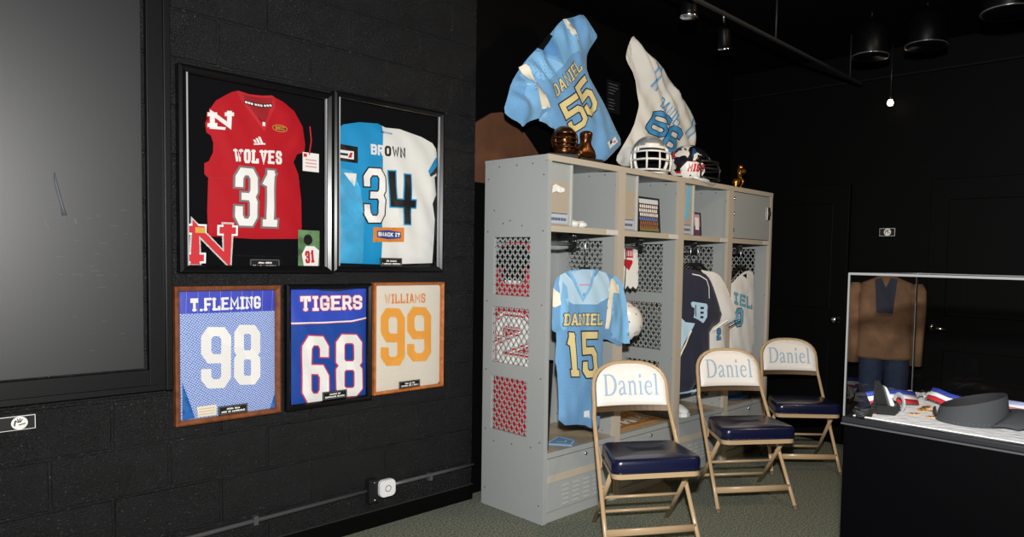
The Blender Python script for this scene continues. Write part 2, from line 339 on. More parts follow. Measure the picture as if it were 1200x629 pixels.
D = {
'j31':[(1.291,2.166),(1.309,2.163),(1.343,2.159),(1.397,2.161),(1.441,2.171),(1.454,2.169),(1.492,2.156),(1.545,2.121),(1.585,2.054),(1.597,1.972),(1.593,1.935),(1.558,1.92),(1.541,1.881),(1.564,1.826),(1.578,1.702),(1.581,1.52),(1.364,1.511),(1.169,1.515),(1.166,1.623),(1.171,1.769),(1.156,1.784),(1.156,1.831),(1.174,1.842),(1.191,1.882),(1.192,1.924),(1.183,1.953),(1.165,1.964),(1.16,2.002),(1.179,2.066),(1.204,2.108),(1.247,2.142),(1.274,2.16)],
'j31v':[(1.291,2.163),(1.324,2.11),(1.4,2.015),(1.444,2.12),(1.45,2.166),(1.441,2.169),(1.397,2.16),(1.343,2.156)],
'j31strip':[(1.318,2.123),(1.358,2.118),(1.4,2.119),(1.441,2.129)],
'j31n':[(1.175,1.982),(1.264,1.996),(1.176,2.058)],
'j31ad':[(1.358,1.934),(1.412,1.942),(1.358,1.967)],
'wolves':[(1.272,1.846),(1.483,1.863),(1.272,1.908)],
'n31':[(1.273,1.568),(1.459,1.571),(1.278,1.827)],
'sec':[(1.44,2.012),(1.505,2.02),(1.441,2.044)],
'bigN':[(1.088,1.392),(1.258,1.394),(1.093,1.57)],
'tag':[(1.578,1.923),(1.657,1.933),(1.657,1.861),(1.578,1.844)],
'tagrib':[(1.612,2.058),(1.619,1.992),(1.609,1.923)],
'photo':[(1.557,1.554),(1.661,1.562),(1.661,1.387),(1.557,1.386)],
'plate31':[(1.333,1.416),(1.466,1.42),(1.466,1.38),(1.333,1.374)],
'seam31':[(1.171,1.769),(1.571,1.793)],
'j34':[(1.758,2.07),(1.79,2.098),(1.873,2.122),(1.977,2.132),(2.022,2.118),(2.104,2.123),(2.239,2.101),(2.309,2.077),(2.331,2.051),(2.34,2.013),(2.355,1.971),(2.355,1.919),(2.325,1.89),(2.336,1.796),(2.314,1.743),(2.329,1.657),(2.324,1.535),(2.315,1.413),(2.017,1.401),(1.759,1.406),(1.752,1.514),(1.747,1.669),(1.745,1.976)],
'j34mid':[(2.015,2.141),(2.014,1.376)],
'j34cuff':[(1.745,1.999),(1.86,1.995),(1.861,1.913),(1.745,1.915)],
'j34patch':[(1.753,1.969),(1.84,1.97),(1.84,1.929),(1.753,1.931)],
'j34side':[(1.752,1.882),(1.832,1.871),(1.875,1.788),(1.896,1.647),(1.893,1.406),(1.759,1.406),(1.752,1.514),(1.747,1.669)],
'j34tri':[(1.788,1.858),(1.854,1.86),(1.844,1.794)],
'j34rs1':[(2.35,2.019),(2.32,1.988),(2.272,1.919),(2.284,1.898),(2.33,1.948),(2.357,1.972)],
'j34rs2':[(2.357,1.972),(2.33,1.948),(2.284,1.898),(2.292,1.889),(2.329,1.91),(2.357,1.937)],
'brown':[(1.929,1.966),(2.134,1.972),(1.929,2.02)],
'n3':[(1.893,1.615),(2.012,1.622),(1.891,1.893)],
'n4':[(2.031,1.618),(2.188,1.623),(2.029,1.892)],
'snack':[(1.945,1.594),(2.123,1.6),(2.124,1.524),(1.945,1.518)],
'plate34':[(1.981,1.433),(2.109,1.437),(2.11,1.393),(1.981,1.392)],
'nfl':[(1.986,2.084),(2.059,2.088),(1.986,2.102)],
'f98out':[(1.032,1.294),(1.471,1.3),(1.477,0.689),(1.038,0.7)],
'f98in':[(1.052,1.271),(1.454,1.275),(1.456,0.71),(1.06,0.716)],
'f98band':[(1.05,1.179),(1.457,1.177)],
'flem':[(1.095,1.188),(1.386,1.192),(1.095,1.245)],
'n9':[(1.134,0.847),(1.256,0.839),(1.136,1.12)],
'n8':[(1.27,0.848),(1.383,0.839),(1.271,1.123)],
'f98tl':[(1.062,0.884),(1.11,0.722),(1.061,0.717)],
'f98tr':[(1.458,0.809),(1.428,0.72),(1.457,0.71)],
'f98tag':[(1.117,0.77),(1.196,0.77),(1.196,0.724),(1.122,0.724)],
'plate98':[(1.201,0.76),(1.323,0.76),(1.323,0.721),(1.201,0.723)],
'f68out':[(1.502,1.298),(1.931,1.305),(1.946,0.688),(1.511,0.7)],
'f68in':[(1.528,1.267),(1.913,1.266),(1.928,0.714),(1.53,0.727)],
'f68pipe':[(1.522,1.112),(1.693,1.108),(1.83,1.108),(1.92,1.121)],
'tigers':[(1.572,1.171),(1.889,1.169),(1.57,1.244)],
't6':[(1.579,0.724),(1.711,0.709),(1.58,1.053)],
't8':[(1.752,0.731),(1.892,0.719),(1.749,1.048)],
'plate68':[(1.677,0.765),(1.804,0.764),(1.804,0.724),(1.677,0.725)],
'f99out':[(1.949,1.305),(2.378,1.307),(2.392,0.71),(1.959,0.71)],
'f99in':[(1.964,1.282),(2.358,1.285),(2.377,0.724),(1.967,0.732)],
'will':[(2.019,1.193),(2.268,1.192),(2.018,1.245)],
'o9a':[(1.997,0.864),(2.142,0.854),(1.995,1.173)],
'o9b':[(2.155,0.872),(2.308,0.863),(2.153,1.174)],
'plate99':[(2.103,0.766),(2.231,0.768),(2.232,0.733),(2.103,0.731)],
'j55':[(2.782,2.647),(2.881,2.749),(2.951,2.834),(2.999,2.876),(3.068,2.902),(3.155,2.949),(3.202,2.923),(3.261,2.876),(3.297,2.849),(3.263,2.805),(3.212,2.738),(3.197,2.695),(3.204,2.603),(3.271,2.538),(3.383,2.43),(3.473,2.314),(3.553,2.226),(3.491,2.168),(3.37,2.07),(3.297,2.077),(3.201,2.145),(3.087,2.176),(2.988,2.208),(2.924,2.221),(2.881,2.282),(2.87,2.31),(2.811,2.262),(2.723,2.226),(2.691,2.189),(2.671,2.211),(2.599,2.227),(2.547,2.254),(2.579,2.344),(2.599,2.418),(2.659,2.509),(2.715,2.578)],
'j55v':[(2.782,2.647),(2.947,2.601),(2.928,2.664),(2.901,2.754),(2.874,2.757)],
'j55vin':[(2.788,2.649),(2.863,2.619),(2.914,2.638),(2.906,2.718),(2.893,2.753)],
'j55tag':[(2.788,2.656),(2.822,2.646),(2.903,2.75),(2.874,2.757)],
'j55s1':[(2.654,2.517),(2.697,2.545),(2.88,2.334),(2.826,2.314),(2.738,2.417)],
'j55s2':[(2.986,2.87),(3.016,2.881),(3.129,2.665),(3.091,2.702),(3.027,2.793)],
'j55yoke':[(2.782,2.647),(2.947,2.601),(2.928,2.664),(2.905,2.755),(2.951,2.834),(2.999,2.873),(3.118,2.67),(3.073,2.713),(2.931,2.56),(2.817,2.447),(2.691,2.54),(2.715,2.578)],
'j55t':[(2.922,2.398),(3.124,2.602),(2.877,2.452)],
'j55a':[(3.071,2.205),(3.188,2.293),(2.944,2.36)],
'j55a2':[(3.086,2.231),(3.185,2.285),(2.948,2.368)],
'j55b':[(3.185,2.313),(3.277,2.404),(3.053,2.479)],
'j55lab':[(3.353,2.195),(3.438,2.243),(3.464,2.214),(3.391,2.158)],
'j66':[(3.669,2.956),(3.704,2.937),(3.823,2.875),(3.96,2.842),(4.074,2.753),(4.124,2.725),(4.243,2.651),(4.385,2.548),(4.417,2.482),(4.431,2.333),(4.365,2.243),(4.099,2.171),(3.678,2.084),(3.566,2.08),(3.519,2.119),(3.59,2.208),(3.697,2.35),(3.736,2.456),(3.754,2.514),(3.732,2.565),(3.699,2.694),(3.611,2.773),(3.602,2.806),(3.627,2.883)],
'j66s1':[(3.92,2.842),(3.983,2.828),(3.856,2.634),(3.822,2.585),(3.817,2.645),(3.859,2.718)],
'j66s2':[(4.386,2.528),(4.419,2.509),(4.273,2.361),(4.21,2.342),(4.254,2.417)],
'j66col':[(4.099,2.707),(4.127,2.724),(4.243,2.641),(4.204,2.619)],
'j66t':[(3.924,2.526),(4.142,2.386),(3.973,2.606)],
'j66a':[(3.77,2.334),(3.967,2.307),(3.882,2.5)],
'j66b':[(3.939,2.237),(4.097,2.21),(4.056,2.425)],
'brownp':[(2.609,2.195),(2.685,2.238),(2.775,2.283),(2.844,2.3),(2.916,2.278),(3.003,2.214),(3.098,2.134),(3.102,1.986),(2.613,1.92)],
'j15':[(2.753,1.385),(2.793,1.395),(2.957,1.398),(2.988,1.396),(3.097,1.373),(3.143,1.342),(3.168,1.306),(3.202,1.239),(3.226,1.091),(3.236,0.948),(3.212,0.932),(3.056,1.001),(3.061,0.955),(3.055,0.908),(3.065,0.824)],
'j15b':[(3.062,0.835),(3.047,0.554),(3.042,0.466),(2.971,0.475),(2.907,0.511),(2.706,0.535),(2.707,0.671),(2.686,0.871)],
'j15c':[(2.669,0.864),(2.684,1.051),(2.654,1.058),(2.643,1.075),(2.646,1.196),(2.648,1.29),(2.672,1.355)],
'j15v':[(2.753,1.385),(2.795,1.316),(2.854,1.212),(2.923,1.303),(2.978,1.396),(2.865,1.398)],
'j15vin':[(2.777,1.381),(2.811,1.321),(2.853,1.237),(2.906,1.315),(2.954,1.393),(2.865,1.395)],
'j15yoke':[(2.677,1.355),(2.753,1.385),(2.854,1.21),(2.983,1.396),(3.097,1.37),(3.067,1.194),(2.685,1.208)],
'j15s1':[(2.64,1.297),(2.679,1.267),(2.691,1.206),(2.658,1.19),(2.643,1.196)],
'j15s2':[(3.098,1.337),(3.125,1.349),(3.176,1.306),(3.196,1.253),(3.119,1.262),(3.096,1.181),(3.086,1.05),(3.054,1.052),(3.059,1.194)],
'j15lab':[(2.886,0.592),(2.925,0.593),(2.936,0.545),(2.891,0.557)],
'j15t':[(2.714,1.088),(3.022,1.075),(2.712,1.156)],
'j15_1':[(2.775,0.807),(2.856,0.798),(2.766,1.132)],
'n15':[(2.77,0.805),(2.838,0.797),(2.734,1.052)],
'n15b':[(2.864,0.785),(2.999,0.778),(2.846,1.047)],
'red1':[(2.723,1.493),(2.757,1.494),(2.783,0.964),(2.736,0.957)],
'hang15':[(2.761,1.394),(2.88,1.458),(2.949,1.396),(2.879,1.487)],
'bench1':[(2.755,-0.488),(2.838,-0.633),(2.937,-0.571),(2.954,-0.392)],
'frame1':[(2.719,0.953),(2.8,0.49)],
'tow':[(3.419,1.545),(3.561,1.543),(3.576,1.3),(3.428,1.285)],
'ball':[(3.344,1.227),(3.519,1.072),(3.354,0.926)],
'pic2':[(3.537,1.85),(3.777,1.872),(3.775,1.652),(3.545,1.647)],
'pic3':[(4.237,1.809),(4.306,1.811),(4.308,1.65),(4.245,1.648)],
'cub1':[(2.646,1.972),(2.813,1.97),(2.796,1.644),(2.654,1.641)],
'card1':[(2.652,1.698),(2.766,1.71),(2.768,1.65),(2.653,1.65)],
'cub2':[(3.282,1.972),(3.406,1.971),(3.414,1.644)],
'card2':[(3.284,1.702),(3.377,1.706),(3.378,1.658)],
'cub3':[(3.888,1.956),(4.01,1.967),(4.02,1.631)],
'card3':[(3.899,1.709),(4.002,1.709),(4.005,1.655)],
'sock':[(2.952,1.645),(3.124,1.693)],
'navy':[(0.148,1.389),(0.2,1.404),(0.295,1.386),(0.35,1.363),(0.395,1.306),(0.449,1.191),(0.507,1.049),(0.385,0.98),(0.388,0.894)],
'navyb':[(0.386,0.955),(0.391,0.819),(0.265,0.553),(0.135,0.54),(0.127,0.964)],
'navyw':[(0.359,1.391),(0.443,1.382),(0.504,1.344),(0.581,1.235),(0.656,1.075),(0.644,1.026),(0.564,1.008),(0.518,0.99),(0.509,0.883),(0.41,0.888)],
'D':[(0.195,1.042),(0.338,1.029),(0.19,1.179)],
'j4':[(4.57,1.3),(4.663,1.351),(4.799,1.403),(4.903,1.377),(4.901,1.254),(4.919,1.136),(4.937,0.834)],
'j4b':[(4.933,0.902),(4.919,0.795),(4.912,0.731),(4.56,0.792),(4.553,0.926)],
'j4t':[(4.598,1.146),(4.859,1.095),(4.593,1.233)],
'j4n':[(4.617,0.969),(4.725,0.974),(4.61,1.104)],
'shoe3':[(4.02,0.435),(4.143,0.438),(4.065,0.516)],
'bag4':[(4.638,0.401),(4.982,0.399),(4.653,0.494),(4.915,0.462)],
}
# ------------------------------------------------------------ materials used
BLACKWALL = mat('black_block_paint', (.0044, .0044, .005, 1), .42, bump=(230, 1, .006), var=(9, .4), spec=.28)
BLACKFLAT = mat('black_flat_paint', (.0016, .0016, .0016, 1), .6, bump=(60, .2, .002), spec=.08)
BLACKGLOSS = mat('black_satin_board', (.0065, .007, .0085, 1), .43, bump=(400, .25, .0008), spec=.75)
BLACKTRIM = mat('black_trim_paint', (.004, .004, .0045, 1), .4, bump=(120, .2, .001), spec=.25)
SCUFF = mat('plaster_scuff', rgb(84, 90, 96), .6)
CARPET = mat('grey_green_carpet', rgb(118, 122, 109), .95, bump=(300, 1, .006), var=(105, .85), spec=.1)
CEIL = mat('black_ceiling', (.0015, .0015, .0015, 1), .8, spec=.05)
FRAMEB = mat('black_frame_lacquer', (.004, .004, .0045, 1), .25, spec=.35)
FRAMEI = mat('silver_frame_edge', rgb(170, 172, 176), .4, metal=.3)
WOODBR = mat('walnut_frame', rgb(124, 72, 42), .4, var=(30, .35))
WOODOR = mat('honey_oak_frame', rgb(178, 104, 50), .38, var=(30, .3))
FELT = mat('black_felt', (.004, .004, .005, 1), .95, spec=.1)
GLASS = thin_glass('picture_glass', (.97, .97, .97, 1), 1.3)
CASEGLASS = thin_glass('case_glass', (.99, .99, .99, 1), 1.3)
ACRYL = mat('case_edge', rgb(120, 122, 122), .25)
PLATEK = mat('plate_black', (.01, .01, .01, 1), .35)
WHITE = mat('white_print', rgb(232, 230, 226), .6)
LOCK = mat('grey_locker_paint', rgb(158, 162, 161), .42, bump=(300, .06, .0006))
TAN = mat('tan_locker_highlight', rgb(182, 172, 156), .42, bump=(300, .06, .0006))
BENCH = mat('bench_wood_top', rgb(172, 156, 132), .35, var=(14, .12))
DARK = mat('black_hardware', (.012, .012, .012, 1), .4)
CHROME = mat('chrome', (.75, .75, .77, 1), .18, metal=1)
SKY = mat('sky_blue_satin', rgb(128, 182, 224), .38)
SKYM = mesh_fabric('sky_blue_mesh', rgb(116, 170, 214), rgb(64, 112, 160), 150, .75, .32)
SKYL = mat('pale_blue_satin', rgb(178, 210, 232), .45, sheen=.3)
SKYD = mat('sky_blue_trim', rgb(106, 160, 206), .6)
CREAM = mat('cream_twill', rgb(236, 226, 204), .75)
GOLD = mat('pale_gold_twill', rgb(216, 200, 142), .7)
NAVYL = mat('navy_outline', rgb(28, 34, 52), .7)
NAVY = mat('navy_cloth', rgb(24, 28, 52), .8, sheen=.3, bump=(300, .2, .001))
WCLOTH = mat('white_cloth', rgb(226, 226, 222), .75, sheen=.3)
TEAL = mat('bright_blue_letter', rgb(62, 140, 196), .6)
TEALL = mat('aqua_letter', rgb(110, 178, 210), .6)
RED = mat('red_mesh', rgb(178, 12, 28), .75, spec=.3, bump=(420, .5, .001))
REDD = mat('red_print', rgb(188, 22, 36), .6)
GREYL = mat('grey_outline', rgb(120, 110, 112), .7)
nt = BLACKWALL.node_tree; bs = nt.nodes['Principled BSDF']; old = bs.inputs['Base Color'].links[0].from_socket     # sparkle of the rough paint put into the colour as light flecks
tc = nt.nodes.new('ShaderNodeTexCoord'); nz = nt.nodes.new('ShaderNodeTexNoise'); nz.inputs['Scale'].default_value = 130; nz.inputs['Detail'].default_value = 3
rp = nt.nodes.new('ShaderNodeValToRGB'); rp.color_ramp.elements[0].position = .64; rp.color_ramp.elements[1].position = .76; mx_ = nt.nodes.new('ShaderNodeMix'); mx_.data_type = 'RGBA'; mx_.inputs[7].default_value = (.12, .124, .13, 1)
nt.links.new(tc.outputs['Object'], nz.inputs['Vector']); nt.links.new(nz.outputs['Fac'], rp.inputs['Fac']); nt.links.new(rp.outputs['Color'], mx_.inputs[0]); nt.links.new(old, mx_.inputs[6]); nt.links.new(mx_.outputs[2], bs.inputs['Base Color'])
# ------------------------------------------------------------ room
def block_wall():
    b = MB(); bw, bh, g = .4064, .2032, .0035
    b.box(-2.4, 2.615, .004, .12, 0, 3.12, BLACKWALL)
    zA = .6337-3*bh; xj = .6102
    for r in range(-1, 16):
        z0 = zA+r*bh; off = xj if r % 2 == 0 else xj+bw/2   # courses in running bond
        k0 = int(math.floor((-2.4-off)/bw))
        for k in range(k0, 14):
            x0 = max(-2.4, off+k*bw); x1 = min(2.615, off+(k+1)*bw); a = max(0, z0); c = min(3.12, z0+bh)
            if x1-x0 < .02 or c-a < .02: continue
            x0 += g; x1 -= g; a += g; c -= g; d = random.uniform(-.0012, .0012); e = .004
            v = [(x0, .006, a), (x1, .006, a), (x1, .006, c), (x0, .006, c), (x0+e, d, a+e), (x1-e, d, a+e), (x1-e, d, c-e), (x0+e, d, c-e)]
            b.add(v, [(4, 5, 6, 7), (0, 1, 5, 4), (1, 2, 6, 5), (2, 3, 7, 6), (3, 0, 4, 7)], BLACKWALL)
    return b.build('wall_left', norm=False)
struct(block_wall(), 'black painted concrete block wall')
struct(MB().box(-2.4, 6.0, -6.5, .3, -.1, 0, CARPET).build('floor'), 'grey green carpet')
struct(MB().box(-2.4, 6.0, -6.5, .3, 3.12, 3.2, CEIL).build('ceiling'))
struct(MB().box(2.615, 5.62, .06, .16, 0, 3.12, BLACKFLAT).build('wall_right'))
struct(MB().box(5.5, 5.62, -6.5, .06, 0, 3.12, BLACKFLAT).build('wall_back'))
struct(MB().box(-2.4, 2.612, -.016, .003, 0, .088, BLACKFLAT).box(-2.4, 2.612, -.0165, .003, .088, .094, mat('baseboard_cap', rgb(42, 42, 42), .35)).build('baseboard_left'))
struct(MB().box(5.47, 5.5, -6, .06, 2.895, 2.908, mat('ceiling_edge_trim', rgb(14, 14, 22), .6, spec=.1)).build('trim_1'))
# black boarded window with its frame
wn = MB()
for x0, x1, z0, z1 in ((-2.3, 1.0, .885, .952), (-2.3, 1.0, 2.86, 2.93), (.938, 1.0, .885, 2.93)):
    wn.box(x0, x1, -.028-(.003 if x0 > 0 else 0), .02, z0-(.001 if x0 > 0 else 0), z1, BLACKTRIM, .003)
wn.box(.995, 1.022, -.045, .02, .86, 2.95, BLACKTRIM, .004); wn.box(-2.3, 1.022, -.035, .02, .862, .887, BLACKTRIM, .003)
wf = struct(wn.build('window_1'), 'black painted window boarded over')
pn = MB(); pn.box(-2.3, .925, -.004, .012, .958, 2.86, BLACKGLOSS)
def scratch(pts, wd): quads(pn, strip_quads(pts, wd), lambda u, v, e: (u, -.0055-e, v), SCUFF, .05)
def tri_drip(pts):
    pn.tube([(u, -.004, v) for u, v in pts], [.002]+[.006]*(len(pts)-2)+[.009], SCUFF, 6)
tri_drip([(.640, 1.735), (.643, 1.70), (.652, 1.655), (.662, 1.61), (.668, 1.575)])
for a, b_ in (((.70, 1.565), (.705, 1.545)), ((.61, 1.545), (.62, 1.525))): scratch([a, b_], .004)
for i in range(26):
    x = random.uniform(.62, .9); z = random.uniform(1.0, 1.62); l = random.uniform(.004, .03)
    pn.box(x, x+l, -.0052, -.003, z, z+.0014, SCUFF)
pn.build('window_pane', wf)
# doors in the far wall, black with bright knobs
def door(n, y0, y1, ky, lever):
    d = MB().box(5.455, 5.499, y0, y1, .01, 2.1, BLACKFLAT, .004)
    for z0, z1 in ((.2, .85), (1.1, 1.95)): d.box(5.448, 5.46, y0+.13, y1-.13, z0, z1, BLACKFLAT, .006)
    o = struct(d.build('door_%d' % n), 'black door with round metal knob' if not lever else 'black door with metal lever handle')
    k = MB(); k.lathe([(.0, 0), (.034, 0), (.034, -.008), (.014, -.012), (.012, -.035), (.028, -.045), (.034, -.062), (.03, -.078), (.014, -.088), (0, -.09)], CHROME, 18, (5.452, ky, 1.018), 'x')
    if lever: k.tube([(5.375, ky, 1.018), (5.372, ky-.05, 1.012), (5.375, ky-.11, 1.008)], [.013, .012, .01], CHROME, 10)
    k.build('door_knob' if not lever else 'door_handle', o)
door(1, -1.08, -.2, -1.015, False); door(2, -2.62, -1.70, -1.764, True)

# hand notices
def hand_sign(name, label, fr, W, H, cx):
    root = None
    b = MB(); b.prism([(0, 0), (W, 0), (W, H), (0, H)], .006, fr, WHITE)
    o = b.build(name, recenter=False); tag(o, label, 'sign')
    f = MB(); e = .0022
    f.prism([(e, e), (W-e, e), (W-e, H-e), (e, H-e)], .0072, fr, PLATEK)
    r = H*.46; ring = [(cx+r*math.cos(2*PI*i/24), H/2+r*math.sin(2*PI*i/24)) for i in range(24)]
    f.build('face', o)
    m = MB(); m.prism(ring, .0078, fr, WHITE); m.build('disc', o)
    hb = MB()
    for a, l in ((-50, .72), (-20, .74), (6, .74), (32, .7)):
        a = math.radians(a); p0 = (cx+.18*r*math.sin(a), H/2+.1*r); p1 = (cx+l*r*math.sin(a)*1.0, H/2+l*r*math.cos(a))
        quads(hb, strip_quads([p0, p1], r*.13), lambda u, v, e_: fr(u, v, .0084), PLATEK, .02)
    quads(hb, strip_quads([(cx-.1*r, H/2-.3*r), (cx+.72*r, H/2-.12*r)], r*.15), lambda u, v, e_: fr(u, v, .0084), PLATEK, .02)
    quads(hb, strip_quads([(cx-.62*r, H/2-.4*r), (cx-.5*r, H/2+.35*r)], r*.18), lambda u, v, e_: fr(u, v, .0084), PLATEK, .02)
    hb.build('hand_symbol', o)
hand_sign('notice_sign', 'small black sign with white hand symbol under the boarded window', lambda u, v, w_: (.44+u, -.002-w_, .766+v), .129, .053, .082)
hand_sign('notice_sign', 'small black sign with white hand symbol high on the far wall', lambda u, v, w_: (5.498-w_, -1.315-u, 1.687+v), .118, .06, .062)

# conduit along the wall with its box and the white plug-in
cb = MB(); cb.tube([(-.6, -.016, .178), (.9, -.016, .192), (1.922, -.016, .207)], .011, mat('conduit_paint', rgb(74, 74, 76), .32), 10)
cb.tube([(1.97, -.016, .208), (2.3, -.016, .209), (2.612, -.016, .209)], .011, MATS['conduit_paint'], 10)
for x in (.4, 1.35, 2.3): cb.box(x, x+.02, -.03, -.001, .18, .222, MATS['conduit_paint'])
tag(cb.build('conduit', recenter=True), 'thin black metal conduit running low along the block wall', 'pipe')
ob = thing('outlet_box', 'small black metal outlet box low on the block wall', 'outlet', (1.946, 0, .145))
MB().box(-.027, .027, -.05, -.001, 0, .125, mat('box_paint', rgb(38, 38, 40), .3, metal=.4), .004).build('box', ob)
MB().box(-.024, .024, -.054, -.05, .004, .121, MATS['box_paint'], .002).build('cover_plate', ob)
for z in (.015, .11): MB().lathe([(.0, 0), (.005, 0), (.004, -.003), (0, -.004)], CHROME, 8, (0, -.054, z), 'y').build('screw', ob)
pw = thing('plug_in_device', 'white rounded plug-in device sticking out of the low outlet box', 'electronic device', (2.012, -.055, .215))
def rsq(h, r, n=6): return [(math.copysign(h-r, c)+r*math.cos(a), math.copysign(h-r, s_)+r*math.sin(a)) for c, s_, a0 in ((1, 1, 0), (-1, 1, 90), (-1, -1, 180), (1, -1, 270)) for a in [math.radians(a0+90*i/n) for i in range(n+1)]]
m = MB(); PLW = mat('white_plastic', rgb(226, 226, 226), .35)
q = rsq(.046, .026); rings = [[(x*k, yy, z*k) for x, z in q] for yy, k in ((.012, .9), (.006, 1), (-.016, 1), (-.022, .94))]
n = len(q); m.add([p for r in rings for p in r], [(i*n+k, i*n+(k+1) % n, (i+1)*n+(k+1) % n, (i+1)*n+k) for i in range(3) for k in range(n)]+[tuple(range(n)), tuple(range(3*n, 4*n))[::-1]], PLW)
m.build('body', pw)
MB().box(-.045, .0, -.0, .02, -.012, .02, PLW, .003).build('plug', pw)
MB().tube([(.016*math.cos(2*PI*k/20), -.0222, .016*math.sin(2*PI*k/20)) for k in range(20)], .0016, DARK, 6, True).build('ring', pw)

# brown board behind the lockers; the jersey's shadow edge is cut into its top
b = MB(); b.prism(D['brownp']+[], .02, lambda u, v, w_: (u, .058-w_, v), mat('brown_board', rgb(84, 50, 26), .8, var=(8, .2)))
b = MB(); bp = [(2.62, 1.9), (3.2, 1.9), (3.2, 2.08), (3.08, 2.2), (3.0, 2.27), (2.9, 2.33), (2.84, 2.345), (2.76, 2.325), (2.69, 2.28), (2.62, 2.235)]
b.prism(bp, .02, lambda u, v, w_: (u, .058-w_, v), MATS['brown_board'])
tag(b.build('wall_board', recenter=True), 'brown board on the wall behind the lockers, its rounded top cut along a cast shadow', 'board')

# small wall text between the two jerseys above the lockers
P0 = (3.835, .0585, 2.535)
wt = MB(); wt.box(-.02, .125, -.002, .0, -.015, .215, PLATEK)
rr = random.Random(4)
for k in range(9):
    if k != 4: wt.box(.0, rr.uniform(.05, .105), -.003, -.002, .01+k*.022, .0135+k*.022, mat('dim_print', rgb(120, 122, 128), .6))
tag(wt.build('wall_text_panel', None, P0), 'small black panel of fine white text on the wall between the tilted jerseys', 'sign')
# ------------------------------------------------------------ framed jerseys
def frame_case(name, label, x0, x1, z0, z1, fw, m, depth, inner=None, edge=None):
    t = thing(name, label, 'framed jersey', ((x0+x1)/2, 0, z0)); cx, cz = (x0+x1)/2, z0
    f = MB(); X0, X1, Z1 = x0-cx, x1-cx, z1-cz
    prof = [(0, -.002), (0, -depth), (fw*.35, -depth-.006), (fw*.8, -depth+.002), (fw, -depth+.012), (fw, -.002)]
    cr = [(X0, 0), (X1, 0), (X1, Z1), (X0, Z1)]; sg = [(1, 1), (-1, 1), (-1, -1), (1, -1)]
    vs = [(c[0]+s_[0]*p[0], p[1], c[1]+s_[1]*p[0]) for c, s_ in zip(cr, sg) for p in prof]; n = len(prof)
    f.add(vs, [(i*n+k, i*n+k+1, ((i+1) % 4)*n+k+1, ((i+1) % 4)*n+k) for i in range(4) for k in range(n-1)], m)
    f.build('frame', t)
    if edge:
        e = MB(); a = fw-.004; q = .012
        for bx_ in ((X0+a, X0+a+.006, a, Z1-a), (X1-a-.006, X1-a, a, Z1-a)): e.box(bx_[0], bx_[1], -depth+.004, -depth+.016, bx_[2], bx_[3], edge)
        e.box(X0+a, X1-a, -depth+.006, -depth+.016, a, a+.003, FRAMEB); e.box(X0+a, X1-a, -depth+.006, -depth+.016, Z1-a-.003, Z1-a, FRAMEB)
        e.build('inner_edge', t)
    MB().box(X0+fw*.5, X1-fw*.5, -.012, -.004, fw*.5, Z1-fw*.5, FELT).build('backing', t)
    MB().box(X0+fw*.8, X1-fw*.8, -depth+.010, -depth+.012, fw*.8, Z1-fw*.8, GLASS).build('glass', t)
    t['c'] = 0; del t['c']
    return t, cx, cz
def sh(pts, cx, cz): return [(p[0]-cx, p[1]-cz) for p in pts]
def bbox(pts): a = np.array(pts); return a[:, 0].min(), a[:, 0].max(), a[:, 1].min(), a[:, 1].max()
def name_plate(t, pts, cx, cz, y=-.038):
    x0, x1, z0, z1 = bbox(sh(pts, cx, cz)); b = MB(); b.box(x0, x1, y, y+.004, z0, z1, PLATEK)
    e = .003
    for q in ((x0+e, x1-e, z0+e, z0+e+.0016), (x0+e, x1-e, z1-e-.0016, z1-e), (x0+e, x0+e+.0016, z0+e, z1-e), (x1-e-.0016, x1-e, z0+e, z1-e)): b.box(q[0], q[1], y-.0006, y, q[2], q[3], mat('plate_line', rgb(120, 120, 120), .5))
    rnd = random.Random(int(abs(x0)*999))
    for k, zz in enumerate((z0+(z1-z0)*.62, z0+(z1-z0)*.3)):   # two lines of tiny white lettering
        hw = (x1-x0)*(.22 if k == 0 else .4); x = (x0+x1)/2-hw
        while x < (x0+x1)/2+hw:
            wd = rnd.uniform(.003, .006); b.box(x, x+wd*.7, y-.0008, y, zz-.003, zz+rnd.choice((.003, .0045)), WHITE); x += wd if rnd.random() > .15 else wd+.005
    b.build('name_plate', t)

# red 31
t, cx, cz = frame_case('framed_jersey', 'black framed red jersey numbered 31, largest frame at upper left', 1.05, 1.722, 1.357, 2.232, .034, FRAMEB, .045, edge=FRAMEI)
s = lambda k: sh(D[k], cx, cz)
g = Garment(s('j31'), .012, .003, seed=2, round_=0, folds=((1, .3, 60, 1.0, -.16, .62, .12), (1, -.4, 60, 1.0, .18, .60, .12))); g.body(RED)
g.patch(s('j31v'), mat('red_lining', rgb(150, 14, 26), .7), .0012)
v = s('j31v'); g.line([v[0], v[1], v[2], v[3], v[4]], .014, mat('red_collar', rgb(190, 18, 34), .6), .002); g.line([v[0], v[7], v[6], v[5], v[4]], .010, MATS['red_collar'], .0022)
a = s('j31strip'); g.line(a, .017, PLATEK, .0028)
for k in range(3):
    p, q = np.array(a[k]), np.array(a[k+1])
    for j in range(3): c = p+(q-p)*(.2+.3*j); g.patch([(c[0]-.006, c[1]-.004), (c[0]+.004, c[1]-.006), (c[0]+.005, c[1]+.003), (c[0]-.005, c[1]+.005)], WHITE, .0038)
vv = np.array(v[2]); g.patch([tuple(vv+q) for q in ((-.006, .012), (.006, .012), (.006, .03), (-.006, .03))], WHITE, .0024)
g.text('N', s('j31n'), WHITE, sw=.3, serif=True, outline=(REDD, .003))
c = (s('j31n')[0][0]+.03, s('j31n')[0][1]+.008); g.patch([(c[0]-.02, c[1]-.008), (c[0]+.03, c[1]-.006), (c[0]+.034, c[1]+.006), (c[0]-.016, c[1]+.004)], WHITE, .004)
